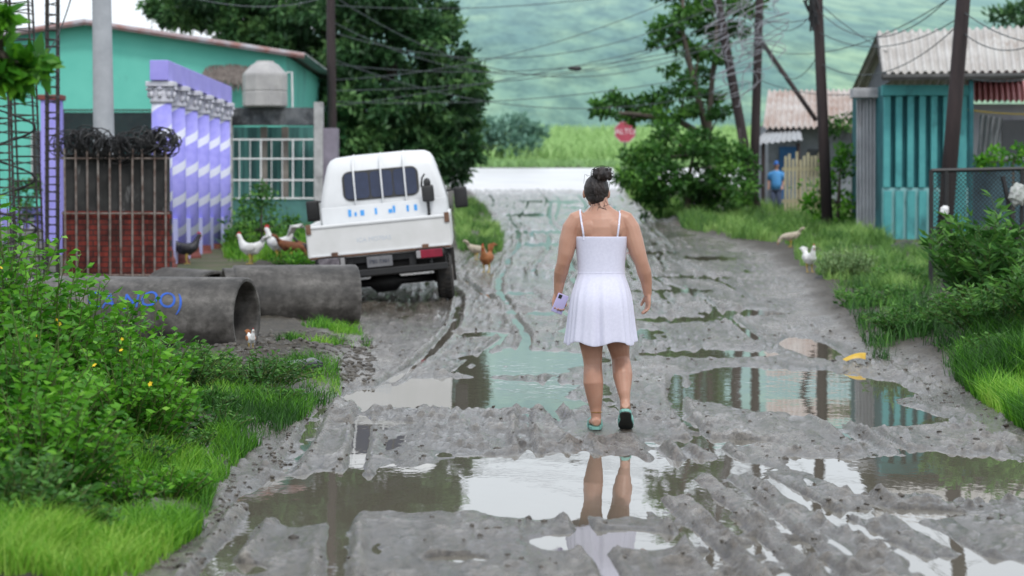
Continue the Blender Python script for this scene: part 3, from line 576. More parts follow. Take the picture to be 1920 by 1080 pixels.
# wire coil
bm = bmesh.new(); cz = at(0, 272, Yf).z; xa, xb = at(110, 0, Yf).x, at(312, 0, Yf).x
for j in range(130):
    u = random.random(); c_ = V((xa + (xb - xa) * u, Yf + random.uniform(-.08, .08), cz - .01 + .05 * math.sin(u * 9) + random.uniform(-.05, .05))); r_ = random.uniform(.08, .2)
    rm = Matrix.Rotation(random.gauss(0, .9), 3, 'Z') @ Matrix.Rotation(random.gauss(0, .5), 3, 'X')
    pts = [c_ + rm @ V((r_ * 1.15 * math.cos(k * .45), 0, r_ * math.sin(k * .45))) + V((random.uniform(-.012, .012), k * .003, random.uniform(-.012, .012))) for k in range(16)]
    tube(bm, pts, .0075, 4)
    for k in (2, 6, 10, 14): tube(bm, [pts[k] - V((.02, 0, .015)), pts[k] + V((.02, 0, .015))], .004, 3)
tag(obj('wire_coil', bm, black), 'tangled black coil of wire lying along the barred fence top', 'wire coil')
# block wall
t = thing('block_wall', at(70, 560, 33), 'low unfinished grey concrete block wall at the left edge', 'wall'); a, b = at(-30, 560, 33), at(113, 428, 33); o_ = t.location
bmw = bmesh.new()
for r in range(6):
    x = a.x - o_.x - (.2 if r % 2 else 0); z = b.z - o_.z - .19 * (r + 1)
    while x < b.x - o_.x - .05 - (.35 if r == 0 else 0):
        box(bmw, (x + .004, 0, z + .004), (min(x + .39, b.x - o_.x), .15, z + .186), None, .004); x += .4
obj('blocks', bmw, mat('block_grey', (.3, .3, .3), (.2, .2, .21), .9, 4, .3), t)
# rebar cages
def rebar(px, Y, wpx, label, lean):
    q = at(px, 545, Y); t = thing('rebar_cage', q, label, 'rebar cage', 'black steel rebar column cages'); w = wpx / F * Y / 2; hgt = 4.2
    for sx in (-1, 1):
        for sy in (-1, 1):
            bm = bmesh.new(); tube(bm, [(sx * w, sy * w, -.2), (sx * w + lean * .5, sy * w, hgt / 2), (sx * w + lean, sy * w, hgt)], .014, 5); obj('vertical_bar', bm, darkmetal, t)
    for i in range(40):
        z = i * .104; bm = bmesh.new(); l = lean * z / hgt; e = w + .012; j = random.uniform(-.04, .04)
        tube(bm, [(-e + l, -e, z), (e + l, -e, z + .01 + j), (e + l, e, z), (-e + l, e, z + .01 + j), (-e + l, -e, z)], .008, 4, (0, 0, 1)); obj('tie', bm, darkmetal, t)
rebar(12, 29, 26, 'tall thin black rebar cage at the extreme left edge', -.05); rebar(60, 30, 42, 'wide black rebar cage right of the thin one', -.16); rebar(98, 31, 20, 'slim black rebar cage against the barred fence', .03)
bm = bmesh.new()
for j in range(5):
    pts = [tuple(at(22 + 45 * math.sin(i * .25 + j) + random.uniform(-4, 4), 120 + i * 3.8 + j * 15, 29.6)) for i in range(95)]; tube(bm, pts, .008, 4)
tag(obj('loose_wire', bm, black), 'loose black wire wound round the rebar cages', 'wire')
# ------------------------------------------------------------------ pipes
m, nt, p = newmat('pipe_concrete'); n1 = noise(nt, 2.2, 8, (.6, 1, 1), .7); r1 = ramp(nt, [(.32, (.03, .028, .026)), (.5, (.1, .092, .085)), (.7, (.25, .235, .22))]); nt.links.new(n1.outputs[0], r1.inputs[0])
n2 = noise(nt, 9, 6, (1, 1, 1), .7); r2 = ramp(nt, [(.4, (.5, .5, .48)), (.58, (1, 1, 1))]); nt.links.new(n2.outputs[0], r2.inputs[0]); nt.links.new(mixc(nt, 1, r1.outputs[0], r2.outputs[0], 'MULTIPLY'), p.inputs['Base Color'])
p.inputs['Roughness'].default_value = .55; nb = noise(nt, 40, 5); bp = nt.nodes.new('ShaderNodeBump'); bp.inputs['Strength'].default_value = .3; nt.links.new(nb.outputs[0], bp.inputs['Height']); nt.links.new(bp.outputs[0], p.inputs['Normal']); PM = m
def pipe(loc, rz, L, label, ro=.33, ri=.284):
    bm = bmesh.new(); n = 48; pr = [(0, ri + .01), (0, ro - .012), (-.012, ro), (-L + .12, ro), (-L + .1, ro - .03), (-L, ro - .03), (-L, ri), (-.03, ri)]
    rg = [[bm.verts.new((x, r * math.cos(2 * math.pi * k / n), r * math.sin(2 * math.pi * k / n))) for k in range(n)] for x, r in pr]
    for a, b in zip(rg, rg[1:] + rg[:1]):
        for k in range(n): bm.faces.new((a[k], a[(k + 1) % n], b[(k + 1) % n], b[k]))
    o = obj('concrete_pipe', bm, PM, None, False); o.location = loc; o.rotation_euler = (0, 0, rz)
    me = o.data; me.polygons.foreach_set('use_smooth', [abs(f.normal.x) < .5 for f in me.polygons])
    return tag(o, label, 'concrete pipe', 'concrete drainage pipes beside the road')
q = at(463, 594, 21.4); p1 = pipe(q, math.radians(-15), 2.1, 'nearest concrete pipe with blue spray letters and open end showing', .35, .305)
bl = mat('blue_spray', (.01, .1, .6), (.02, .1, .4), .6, 9, dirt=((.05, .06, .12), 10, .52))
ro = .352
def wp(co):
    a = math.pi - .42 - co.y / ro - .05 * math.sin(co.x * 9)
    rr_ = ro + co.z; return V((co.x, rr_ * math.cos(a), rr_ * math.sin(a)))
o = textmesh('spray_lettering', 'CA NOO)', .21, bl, p1, (-.93, 0, 0), (0, 0, 0), .002, wp)
q = at(668, 552, 26.3); pipe(q - V((0, 0, .02)), math.radians(14), 1.45, 'plain grey concrete pipe lying between the near pipe and the truck', .345, .29)
q = at(408, 560, 28.2); pipe(q, math.radians(-62), 1.8, 'concrete pipe farther back seen just over the near pipe')
# ------------------------------------------------------------------ truck
wt = mat('truck_white', (.72, .73, .74), (.64, .65, .66), .35, 2, dirt=((.34, .28, .22), 3.5, .66)); wt2 = mat('tailgate_white', (.74, .74, .74), (.66, .66, .65), .4, 3, dirt=((.4, .3, .22), 2.6, .62, (.5, 1, 3)))
glass = mat('truck_glass', (.012, .02, .05), (.02, .03, .07), .06); rubber = mat('tyre_rubber', (.02, .02, .02), (.045, .04, .035), .85, 12, .4); rust = mat('rust_steel', (.09, .045, .03), (.2, .11, .07), .8, 8, .3)
T = thing('pickup_truck', (-1.53, 29.3, .145), 'white cargo truck parked on the left leaning to one side', 'truck', None, (math.radians(1.2), math.radians(-5.4), math.radians(1.0)))
def rrect(x, y0, y1, z, r, n=5):
    out = []
    for cx, cy, a0 in ((x - r, y1 - r, 0), (-x + r, y1 - r, 90), (-x + r, y0 + r, 180), (x - r, y0 + r, 270)):
        for k in range(n + 1):
            a = math.radians(a0 + 90 * k / n); out.append((cx + r * math.cos(a), cy + r * math.sin(a), z))
    return out
LV = [(.48, .82, 2.72, 4.25), (.8, .845, 2.68, 4.32), (1.05, .845, 2.68, 4.3), (1.22, .84, 2.69, 4.2), (1.32, .825, 2.7, 4.12), (1.5, .785, 2.73, 3.95), (1.68, .735, 2.77, 3.78), (1.79, .7, 2.81, 3.68), (1.85, .66, 2.86, 3.58), (1.885, .59, 2.96, 3.46), (1.9, .35, 3.15, 3.3)]
bm = bmesh.new(); rg = [[bm.verts.new(q) for q in rrect(w, y0, y1, z, .08 if z < 1.8 else .1)] for z, w, y0, y1 in LV]
for a, b in zip(rg, rg[1:]):
    for k in range(len(a)): bm.faces.new((a[k], a[(k + 1) % len(a)], b[(k + 1) % len(a)], b[k]))
bm.faces.new(rg[0][::-1]); bm.faces.new(rg[-1]); CAB = obj('cab', bm, wt, T, True)
def rearY(z): return float(np.interp(z, [l[0] for l in LV], [l[2] for l in LV]))
def rwin(bm, x0, x1, z0, z1, off, r=.07):
    pts = []
    for cx, cz, a0 in ((x1 - r, z1 - r, 0), (x0 + r, z1 - r, 90), (x0 + r, z0 + r, 180), (x1 - r, z0 + r, 270)):
        for k in range(6):
            a = math.radians(a0 + 18 * k); pts.append((cx + r * math.cos(a), cz + r * math.sin(a)))
    fr_ = [bm.verts.new((x, rearY(z) - off, z)) for x, z in pts]; bk = [bm.verts.new((x, rearY(z) + .03, z)) for x, z in pts]
    bm.faces.new(fr_)
    for k in range(len(pts)): bm.faces.new((fr_[k], fr_[(k + 1) % len(pts)], bk[(k + 1) % len(pts)], bk[k]))
    return bm
W = obj('rear_window', rwin(bmesh.new(), -.52, .49, 1.3, 1.69, .012, .1), mat('window_seal', (.02, .02, .02), (.03, .03, .03), .6), CAB)
for xa_, xb_ in ((-.49, -.17), (-.15, .14), (.16, .46)): obj('pane', rwin(bmesh.new(), xa_, xb_, 1.325, 1.665, .018, .05), glass, W)
bm = bmesh.new()
for s in (-1, 1): vs = [bm.verts.new(q) for q in ((s * (.849), 3.1, 1.26), (s * (.849), 3.95, 1.26), (s * .76, 3.7, 1.66), (s * .76, 3.05, 1.66))]; bm.faces.new(vs)
obj('side_window', bm, glass, CAB)
bm = bmesh.new(); vs = [bm.verts.new(q) for q in ((-.7, 4.16, 1.3), (.7, 4.16, 1.3), (.62, 3.8, 1.7), (-.62, 3.8, 1.7))]; bm.faces.new(vs); obj('windscreen', bm, glass, CAB)
for s in (-1, 1):
    bm = bmesh.new(); tube(bm, [(s * .81, 4.0, 1.3), (s * 1.0, 4.02, 1.32), (s * 1.02, 4.02, 1.28)], .014, 6); box(bm, (s * 1.02 - .09, 3.99, 1.05), (s * 1.02 + .09, 4.06, 1.34), None, .03); obj('wing_mirror', bm, black, T, True)
obj('bed_floor', bx((-.84, .03, .66), (.84, 2.6, .74)), wt, T)
tg = obj('tailgate', bx((-.865, -.02, .69), (.865, .02, 1.08), .012), wt2, T)
bm = bmesh.new(); box(bm, (-.83, -.034, 1.045), (.83, -.018, 1.07), None, .004); box(bm, (-.83, -.034, .70), (.83, -.018, .72), None, .004); obj('tailgate_rib', bm, wt, tg)
obj('rusty_edge', bx((-.86, -.036, .675), (.86, .0, .698), .003), rust, tg)
textmesh('faded_lettering', 'ICA MO70AS', .075, mat('faded_blue', (.5, .56, .64), (.62, .65, .69), .6), tg, (-.06, -.0215, .86), (math.pi / 2, 0, 0), .001)
for s in (-1, 1):
    obj('side_gate', bx((s * .86 - .02, .03, .70), (s * .86 + .02, 2.6, 1.08), .01), wt2, T)
    bm = bmesh.new(); box(bm, (s * .84 - .03, -.04, .98), (s * .84 + .03, .03, 1.1), None, .006); obj('gate_latch', bm, rust, tg)
    bm = bmesh.new(); box(bm, (s * .55 - .04, -.045, .64), (s * .55 + .04, .0, .74), None, .006); obj('hinge', bm, rust, tg)
HB = obj('headboard', bx((-.82, 2.58, .74), (.82, 2.62, 1.24), .01), wt, T)
for x, w, h in ((-.47, .04, .09), (-.39, .03, .05), (-.31, .05, .07), (-.12, .03, .08), (.06, .05, .05), (.12, .03, .09), (.3, .03, .08), (.4, .04, .08)):
    obj('blue_mark', bx((x, 2.572, 1.10), (x + w, 2.5795, 1.10 + h)), mat('light_blue', (.05, .3, .7), (.08, .35, .75), .6), HB)
for x in (-.36, -.0, .31):
    bm = bmesh.new(); tube(bm, [(x, 2.64, .9), (x, 2.64, 1.5), (x, 2.68, 1.72), (x, 2.76, 1.82), (x, 2.86, 1.865), (x, 3.3, 1.9)], .011, 8); obj('rack_bar', bm, whitep, T, True)
bm = bmesh.new(); box(bm, (.52, 2.46, 1.2), (.68, 2.55, 1.42), None, .03); ell(bm, (.6, 2.5, 1.45), (.05, .045, .065), sub=2); tube(bm, [(.59, 2.55, 1.0), (.59, 2.52, 1.25)], .02, 6); tube(bm, [(.52, 2.5, 1.4), (.54, 2.5, 1.52), (.58, 2.5, 1.57)], .012, 6); obj('jack_bracket', bm, black, T, True)
bm = bmesh.new()
for s in (-1, 1): box(bm, (s * .38 - .04, .02, .48), (s * .38 + .04, 4.0, .64))
for y in (.05, 1.0, 2.2, 3.2): box(bm, (-.8, y, .58), (.8, y + .06, .657))
obj('chassis', bm, black, T)
bm = bmesh.new(); tube(bm, [(-.7, .85, .29), (-.2, .85, .29), (-.12, .85, .29), (.12, .85, .29), (.2, .85, .29), (.7, .85, .29)], [.05, .05, .13, .13, .05, .05], 12, (0, 0, 1)); obj('rear_axle', bm, black, T, True)
bm = bmesh.new(); box(bm, (-.8, -.06, .42), (.8, -.01, .5), None, .01); tube(bm, [(-.6, -.02, .5), (-.6, .03, .66)], .02, 6); tube(bm, [(.6, -.02, .5), (.6, .03, .66)], .02, 6); obj('rear_bumper', bm, black, T)
obj('underbody', bx((-.78, .1, .4), (.78, 1.25, .57), .02), mat('under_black', (.008, .008, .008), (.015, .013, .012), .9), T)
pl = obj('number_plate', bx((-.17, -.075, .52), (.14, -.062, .65), .004), mat('plate', (.2, .2, .21), (.13, .13, .14), .6), T)
textmesh('plate_lettering', 'PBS 0361', .065, mat('plate_ink', (.03, .04, .07), (.04, .04, .06), .6), pl, (-.015, -.079, .585), (math.pi / 2, 0, 0), .001)
for s in (-1, 1):
    L = obj('tail_light', bx((s * .6 - .19, -.09, .56), (s * .6 + .19, -.03, .69), .05), black, T, True)
    if s > 0: obj('lens', bx((.47, -.105, .575), (.75, -.085, .675), .009), mat('red_lens', (.3, .012, .04), (.2, .01, .03), .15), L)
    obj('reverse_lens', bx((s * .46 - .026, -.11, .58), (s * .46 + .026, -.087, .67), .006), mat('clear_lens', (.35, .33, .34), (.3, .3, .3), .2), L)
    if s < 0: obj('lens', bx((-.75, -.105, .575), (-.5, -.085, .675), .009), mat('broken_lens', (.05, .04, .05), (.2, .18, .2), .3, 14), L)
    bm = bmesh.new(); box(bm, (s * .74 - .14, 1.3, .2), (s * .74 + .14, 1.32, .62)); obj('mudguard', bm, rubber, T)
def wheel(x, y, w):
    bm = bmesh.new(); tube(bm, [(x - w / 2, y, .29), (x - w / 2 + .03, y, .29), (x + w / 2 - .03, y, .29), (x + w / 2, y, .29)], [.25, .29, .29, .25], 32, (0, 0, 1))
    for k in range(32):
        a = k * math.pi / 16
        for sx in (-1, 1): box(bm, (x + sx * w * .22 - w * .15, -.012, .285), (x + sx * w * .22 + w * .15, .012, .298), Matrix.Translation((0, y, .29)) @ Matrix.Rotation(a + sx * .05, 4, 'X'))
    wh = obj('wheel', bm, rubber, T, False)
    bm = bmesh.new(); tube(bm, [(x - w / 2 - .005, y, .29), (x - w / 2 + .02, y, .29), (x + w / 2 - .02, y, .29), (x + w / 2 + .005, y, .29)], [.13, .17, .17, .13], 20, (0, 0, 1)); obj('rim', bm, mat('rim_steel', (.25, .25, .25), (.15, .12, .1), .6), wh)
for s in (-1, 1): wheel(s * .74, .85, .2); wheel(s * .72, 3.55, .17)
# ------------------------------------------------------------------ poles
def pole(px0, v0, px1, v1, Y, r, label, top=9.0, arm=True):
    a0 = at(px0, v0, Y); b = at(px1, v1, Y); d = (b - a0) / (b.z - a0.z)
    t = thing('utility_pole', V((a0.x, Y, float(zg(Y)))), label, 'utility pole', None); o = t.location
    f = lambda z: a0 + d * (z - a0.z) - o
    bm = bmesh.new(); z0 = float(zg(Y)) - .3; tube(bm, [f(z0), f(z0 + (top - z0) * .33), f(z0 + (top - z0) * .66), f(top)], [r, r * .93, r * .85, r * .75], 12); obj('shaft', bm, polemat, t, True)
    if arm:
        c = f(top - .4); bm = bmesh.new(); box(bm, (c.x - .9, c.y - .2, c.z - .05), (c.x + .9, c.y - .1, c.z + .06)); ar = obj('crossarm', bm, polemat, t)
        for s in (-.8, -.4, .4, .8):
            bm = bmesh.new(); tube(bm, [(c.x + s, c.y - .15, c.z + .06), (c.x + s, c.y - .15, c.z + .12), (c.x + s, c.y - .15, c.z + .2)], [.02, .045, .03], 8); obj('insulator', bm, mat('porcelain', (.5, .48, .45), None, .2), ar)
    return t
pole(624, 408, 620, 0, 55, .115, 'dark wooden pole behind the truck in front of the big tree')
pole(1418, 393, 1345, 0, 58, .125, 'leaning dark wooden pole right of the slender tree', 7.6)
pole(1412, 390, 1424, 0, 59, .12, 'straight dark wooden pole just behind the leaning one', 8.4)
pole(1552, 440, 1533, 0, 49.3, .12, 'thick upright dark wooden pole in the grass verge', 9.)
pole(1770, 445, 1806, 0, 40, .135, 'dark wooden pole leaning right in front of the teal shop')
bm = bmesh.new(); tube(bm, [pp(1428, 78, 59), pp(1530, 225, 58)], .06, 8); tag(obj('brace_pole', bm, polemat, None, True), 'slanting dark timber strut running down right from the far pole', 'pole')
bm = bmesh.new(); tube(bm, [pp(1392, 410, 57), pp(1386, 240, 57)], .04, 8); tag(obj('thin_post', bm, polemat, None, True), 'thin dark post in the thicket left of the leaning pole', 'post')
# cables
def cable(a, b, sag, r=.0095, name='overhead_cable', label='thin dark overhead cable strung between the utility poles', group='overhead cables', m=cablem):
    a, b = V(a), V(b); pts = [a.lerp(b, i / 20) - V((0, 0, sag * 4 * (i / 20) * (1 - i / 20))) for i in range(21)]
    bm = bmesh.new(); tube(bm, pts, r, 5, (0, 1, 0)); return tag(obj(name, bm, m), label, 'cable', group)
for (x0, y0, Y0, x1, y1, Y1, sg) in [(622, 150, 55, 1345, -40, 58, .5), (622, 120, 55, 1424, 60, 59, .5), (622, 60, 55, 1345, 10, 58, .9), (622, 170, 55, 1424, 70, 59, .3), (622, 40, 55, 1360, 30, 58, 1.3),
                                     (622, 200, 55, 1240, 88, 58, .1), (622, -10, 55, 1424, 40, 59, 1.6), (622, 110, 55, 1424, 150, 59, .9), (622, 10, 55, 1424, -60, 59, .4), (622, 190, 55, 1424, 120, 59, .35),
                                     (1350, 0, 58, 1535, 30, 49.3, .3), (1424, 20, 59, 1535, 10, 49.3, .5), (1424, 90, 59, 1806, -20, 40, .5), (1535, 60, 49.3, 1803, 30, 40, .4), (1535, 20, 49.3, 1804, -30, 40, .7),
                                     (1424, 60, 59, 1535, 100, 49.3, .8), (1540, 120, 49.3, 1803, 40, 40, .5), (1804, 20, 40, 2010, 80, 36, .2), (1804, 60, 40, 2010, 30, 36, .4), (196, -60, 34.5, 622, -10, 55, .4), (1535, 5, 49.3, 1920, 150, 44, .5), (1424, 150, 59, 1660, 170, 46.5, .2)]:
    cable(at(x0, y0, Y0), at(x1, y1, Y1), sg)
bm = bmesh.new(); q = at(1078, 128, 57); tube(bm, [q - V((.16, 0, 0)), q - V((.1, 0, 0)), q + V((.1, 0, -.01)), q + V((.16, 0, 0))], [.02, .05, .05, .02], 8); tag(obj('cable_splice', bm, black, None, True), 'small black splice box hanging on a cable before the hills', 'splice box')
cable(pp(135, -10, 30), pp(75, 110, 30), .15, .009, 'hanging_cable', 'thin black cable drooping from the top beside the concrete pole', None)
cm = mat('pale_cable', (.35, .36, .4), (.2, .2, .22), .6)
for j, lab in enumerate(('pale tangled cable loops hanging high on the leaning pole', 'pale tangled cable loops hanging below the first tangle', 'pale tangled cable loops around the straight far pole')):
    bm = bmesh.new(); cx, cy = ((1365, 40), (1385, 130), (1430, 60))[j]
    for s in range(3):
        ph = random.uniform(0, 6); pts = []
        for i in range(90):
            u = i / 89; pts.append(tuple(at(cx + 35 * math.sin(u * 14 + ph) + 15 * math.sin(u * 33 + s), cy - 60 + 110 * u + 22 * math.cos(u * 17 + ph), 57.6 + .3 * math.sin(u * 9 + s))))
        tube(bm, pts, .011, 4)
    tag(obj('cable_tangle', bm, cm), lab, 'cable')
bm = bmesh.new(); q = at(1520, 15, 49)
for i in range(40):
    a = q + V((random.gauss(0, .07), random.gauss(0, .07), random.uniform(-.3, .5))); tube(bm, [a, a + V((random.uniform(-.05, .1), 0, -.2))], .022, 4)
tag(obj('cable_tangle', bm, black), 'black clump of cables beside the top of the upright pole', 'cable')
# road sign
Ys = 88; q = at(1172, 247, Ys); t = thing('stop_sign', (q.x, Ys, float(zg(Ys))), 'red octagonal stop sign with white lettering at the far crossing', 'road sign'); z = q.z - float(zg(Ys))
redm = mat('sign_red', (.36, .05, .08), (.3, .04, .06), .6)
def octo(r, y0, y1):
    bm = bmesh.new(); tube(bm, [(0, y0, z), (0, y1, z)], r, 8, (math.cos(math.pi / 8), 0, math.sin(math.pi / 8))); return bm
pn = obj('sign_panel', octo(.41, 0, .02), mat('sign_edge', (.5, .35, .37), None, .6), t); obj('red_face', octo(.38, -.008, -.001), redm, pn); textmesh('sign_lettering', 'ALTO', .28, mat('sign_white', (.7, .58, .6), None, .6), pn, (0, -.014, z), (math.pi / 2, 0, 0), .003)
bm = bmesh.new(); tube(bm, [(0, .05, -.2), (0, .05, z + .1)], .035, 8); obj('sign_post', bm, darkmetal, t)
# ------------------------------------------------------------------ RIGHT: teal shop
t1 = mat('deep_teal', (.012, .1, .12), (.02, .15, .17), .75, 3, .1, dirt=((.01, .05, .06), 1.2, .52, (1, 1, .4))); t2 = mat('aqua_paint', (.06, .3, .32), (.085, .37, .38), .7, 3, .1, dirt=((.025, .12, .13), 2, .54, (1, 1, .4))); t3 = mat('pale_aqua', (.22, .46, .48), (.28, .52, .53), .7, 2, dirt=((.09, .18, .19), 1.6, .53))
Yt = 46.; q = at(1655, 450, Yt); q.z = float(zg(Yt)) - .02; t = thing('teal_house', q, 'teal house with aqua pilasters under a corrugated metal roof', 'house'); o_ = V(q)
def L(px, py, Y=Yt): return V(at(px, py, Y)) - o_
a, b = L(1655, 470), L(1816, 160)
obj('wall', bx((0, 0, -.2), (b.x, 4.2, b.z)), t1, t)
obj('dado', bx((-.02, -.06, -.2), (b.x + .02, -.003, L(0, 352).z), .008), t3, t)
for i in range(5):
    x = L(1657 + i * 22, 0).x; obj('pilaster', bx((x, -.13, L(0, 352).z + .003), (x + .12, -.004, L(0, 180).z), .01), t2, t)
    obj('dado_pilaster', bx((x, -.14, -.1), (x + .15, -.063, L(0, 358).z), .01), t2, t)
obj('corner_pilaster', bx((L(1768, 0).x, -.12, -.1), (L(1812, 0).x, -.064, L(0, 165).z), .01), t2, t)
obj('lintel', bx((-.05, -.2, L(0, 180).z + .002), (b.x + .05, -.003, L(0, 160).z), .01), t2, t)
rf = mat('pale_zinc', (.52, .5, .47), (.38, .35, .32), .5, 1.2, .1, dirt=((.25, .16, .1), 1.2, .55, (1, 1, .5)))
e0, e1 = L(1655, 137, 45.2), L(1990, 133, 45.2); r0, r1_ = L(1645, 60, 49.5), L(1980, 48, 49.5)
bm = corr(bmesh.new(), e0, e1, r1_, r0, 22, .035, 4); rr_ = obj('roof', bm, rf, t)
bk = V((r0.x, r0.y + 4, e0.z)); bm = corr(bmesh.new(), r0, r1_, V((r1_.x, bk.y, bk.z)), bk, 22, .035, 2); obj('rear_roof', bm, rf, rr_)
bm = bmesh.new(); vs = [bm.verts.new(q) for q in (e0 + V((.25, .4, -.1)), V((r0.x + .25, r0.y, r0.z - .12)), V((r0.x + .25, bk.y - .3, bk.z - .1)))]; bm.faces.new(vs); obj('gable', bm, mat('gable_dark', (.06, .07, .08), (.1, .11, .12), .9), t)
bm = bmesh.new(); tube(bm, [e0 + V((0, 0, -.08)), e1 + V((0, 0, -.08))], [(.03, .06)] * 2, 4, (0, 1, 0)); tube(bm, [e0 + V((0, 0, -.07)), r0 + V((0, 0, -.07))], [(.03, .06)] * 2, 4); obj('fascia', bm, mat('fascia_dark', (.05, .05, .05), (.08, .08, .08), .8), rr_)
for px in (1822, 1980):
    x = L(px, 0, 45.4).x; bm = bmesh.new(); tube(bm, [(x, -.6, -.2), (x, -.6, e0.z - .1)], .05, 8); obj('porch_post', bm, t1, t)
# pale neighbour with red roof
Yn = 51.; q = at(1900, 440, Yn); q.z = float(zg(Yn)); t = thing('pale_house', q, 'pale house with pink red corrugated roof at the right edge', 'house'); o_ = V(q)
a, b = L(1822, 450, Yn), L(2080, 195, Yn); obj('wall', bx((a.x, 0, -.2), (b.x, 3, b.z)), mat('pale_wall', (.55, .55, .58), (.42, .42, .5), .8, 1.5, dirt=((.2, .2, .24), 1.5, .6)), t)
bm = corr(bmesh.new(), L(1812, 190, 50.4), L(2090, 190, 50.4), L(2080, 150, 53), L(1812, 150, 53), 26, .03, 2); obj('roof', bm, mat('red_zinc', (.5, .22, .22), (.42, .16, .16), .6, 3), t)
w_ = obj('window', bx((L(1880, 0, Yn).x, -.03, L(0, 290, Yn).z), (L(1925, 0, Yn).x, .01, L(0, 225, Yn).z)), MATS['dark_glass'], t)
obj('dado_band', bx((a.x, -.02, -.1), (b.x, -.003, L(0, 300, Yn).z)), mat('slate_teal', (.07, .14, .19), (.1, .2, .24), .8, 2, dirt=((.03, .06, .08), 1.5, .5)), t)
bm = bmesh.new(); corr(bm, at(1832, 300, 48), at(1868, 290, 48), at(1880, 222, 48), at(1838, 215, 48), 4, .04, 5, .015); tag(obj('hanging_cloth', bm, mat('grey_cloth', (.5, .5, .52), (.4, .4, .42), .9)), 'pale cloth hanging on the porch right of the teal wall', 'cloth')
cable(at(1815, 206, 46), at(1960, 214, 46), .03, .012, 'yellow_line', 'thin yellow line stretched under the porch roof', None, mat('yellow_rope', (.7, .5, .05), None, .6))
# grey sheet fence
Yk = 47.; q = at(1632, 440, Yk); q.z = float(zg(Yk)); t = thing('sheet_metal_fence', q, 'weathered pale sheet metal panels beside the teal house', 'fence'); o_ = V(q)
bm = corr(bmesh.new(), L(1606, 436, Yk), L(1652, 440, Yk), L(1652, 182, Yk), L(1606, 186, Yk), 7, .02, 3, .003); obj('panel', bm, mat('weathered_sheet', (.48, .49, .52), (.36, .36, .39), .6, 2, dirt=((.12, .1, .1), 2, .57, (2, 1, .4))), t)
a, b = L(1596, 184, Yk), L(1668, 166, Yk); obj('top_cover', bx((a.x, -.3, a.z), (b.x, .2, b.z), .01), mat('cover_grey', (.5, .5, .52), (.3, .3, .32), .7), t)
# rusty roofed house
Yr = 64.; q = at(1535, 395, Yr); q.z = float(zg(Yr)); t = thing('rusty_roofed_house', q, 'small house with rusty pale corrugated roof beyond the upright pole', 'house'); o_ = V(q)
a, b = L(1440, 400, Yr), L(1640, 232, Yr); obj('wall', bx((a.x, 0, -.4), (b.x, 4, b.z)), mat('dull_wall', (.3, .33, .36), (.2, .22, .25), .85, 1.5, dirt=((.07, .08, .09), 1, .5)), t)
bm = corr(bmesh.new(), L(1430, 240, 63), L(1650, 238, 63), L(1640, 168, 67), L(1440, 170, 67), 20, .04, 3); obj('roof', bm, mat('rusty_roof', (.5, .45, .42), (.36, .24, .19), .7, 1.5, .1, dirt=((.6, .58, .56), .8, .48)), t)
obj('door', bx((L(1462, 0, Yr).x, -.04, -.1), (L(1500, 0, Yr).x, -.003, L(0, 275, Yr).z)), mat('blue_door', (.03, .12, .3), (.04, .16, .36), .7), t)
obj('window', bx((L(1515, 0, Yr).x, -.04, L(0, 330, Yr).z), (L(1545, 0, Yr).x, -.003, L(0, 280, Yr).z)), MATS['dark_glass'], t)
bm = corr(bmesh.new(), L(1408, 272, 61), L(1505, 262, 61), L(1500, 240, 63.8), L(1440, 242, 63.8), 9, .02, 2); obj('awning', bm, mat('awning_grey', (.4, .42, .45), (.3, .3, .3), .6), t)
for px in (1432, 1498):
    x = L(px, 0, 61.2); bm = bmesh.new(); tube(bm, [(x.x, x.y, -.3), (x.x, x.y, L(0, 268, 61.2).z)], .05, 6); obj('awning_post', bm, polemat, t)
# picket fence
Yk = 57.; q = at(1505, 400, Yk); q.z = float(zg(Yk)); t = thing('picket_fence', q, 'yellowish wooden paling fence behind the upright pole', 'fence'); o_ = V(q)
pk = mat('old_wood', (.5, .46, .3), (.38, .34, .22), .85, 5)
for i in range(11):
    x = L(1472 + i * 7, 0, Yk).x; h = L(0, 292 + random.uniform(-8, 8), Yk).z; obj('paling', bx((x, random.uniform(-.02, .0), -.2), (x + .06, .03, h)), pk, t)
for v in (380, 320): obj('rail', bx((L(1468, 0, Yk).x, .032, L(0, v, Yk).z), (L(1550, 0, Yk).x, .07, L(0, v, Yk).z + .08)), pk, t)
# chain link fence right front
Yc = 30.6; q = at(1835, 555, Yc); q.z = float(zg(Yc)); t = thing('chain_link_fence', q, 'black framed chain link fence panel at the right roadside', 'fence'); o_ = V(q); zt = L(0, 320, Yc).z
x0 = L(1748, 0, Yc).x; x1 = L(2040, 0, Yc).x
bm = bmesh.new(); tube(bm, [(x0, 0, zt), (x1, 0, zt + .04)], .026, 8); tube(bm, [(x0, 0, .12), (x1, 0, .1)], .02, 8); tube(bm, [(x0, 0, zt * .55), (x1, 0, zt * .55)], .014, 8); obj('rail', bm, black, t)
for x in (x0, x0 + .19, x0 + 1.15, x1):
    bm = bmesh.new(); tube(bm, [(x, 0, -.3), (x, 0, zt + .01)], .028, 8); obj('post', bm, black, t)
obj('wire_mesh', chain(bmesh.new(), (x0, 0, .12), (1, 0, 0), x1 - x0, zt - .12, .055, .005), black, t)
bm = bmesh.new(); tube(bm, [L(1880, 330, Yc), L(1900, 420, Yc - .02), L(1925, 520, Yc)], .03, 6); obj('diagonal_brace', bm, black, t)
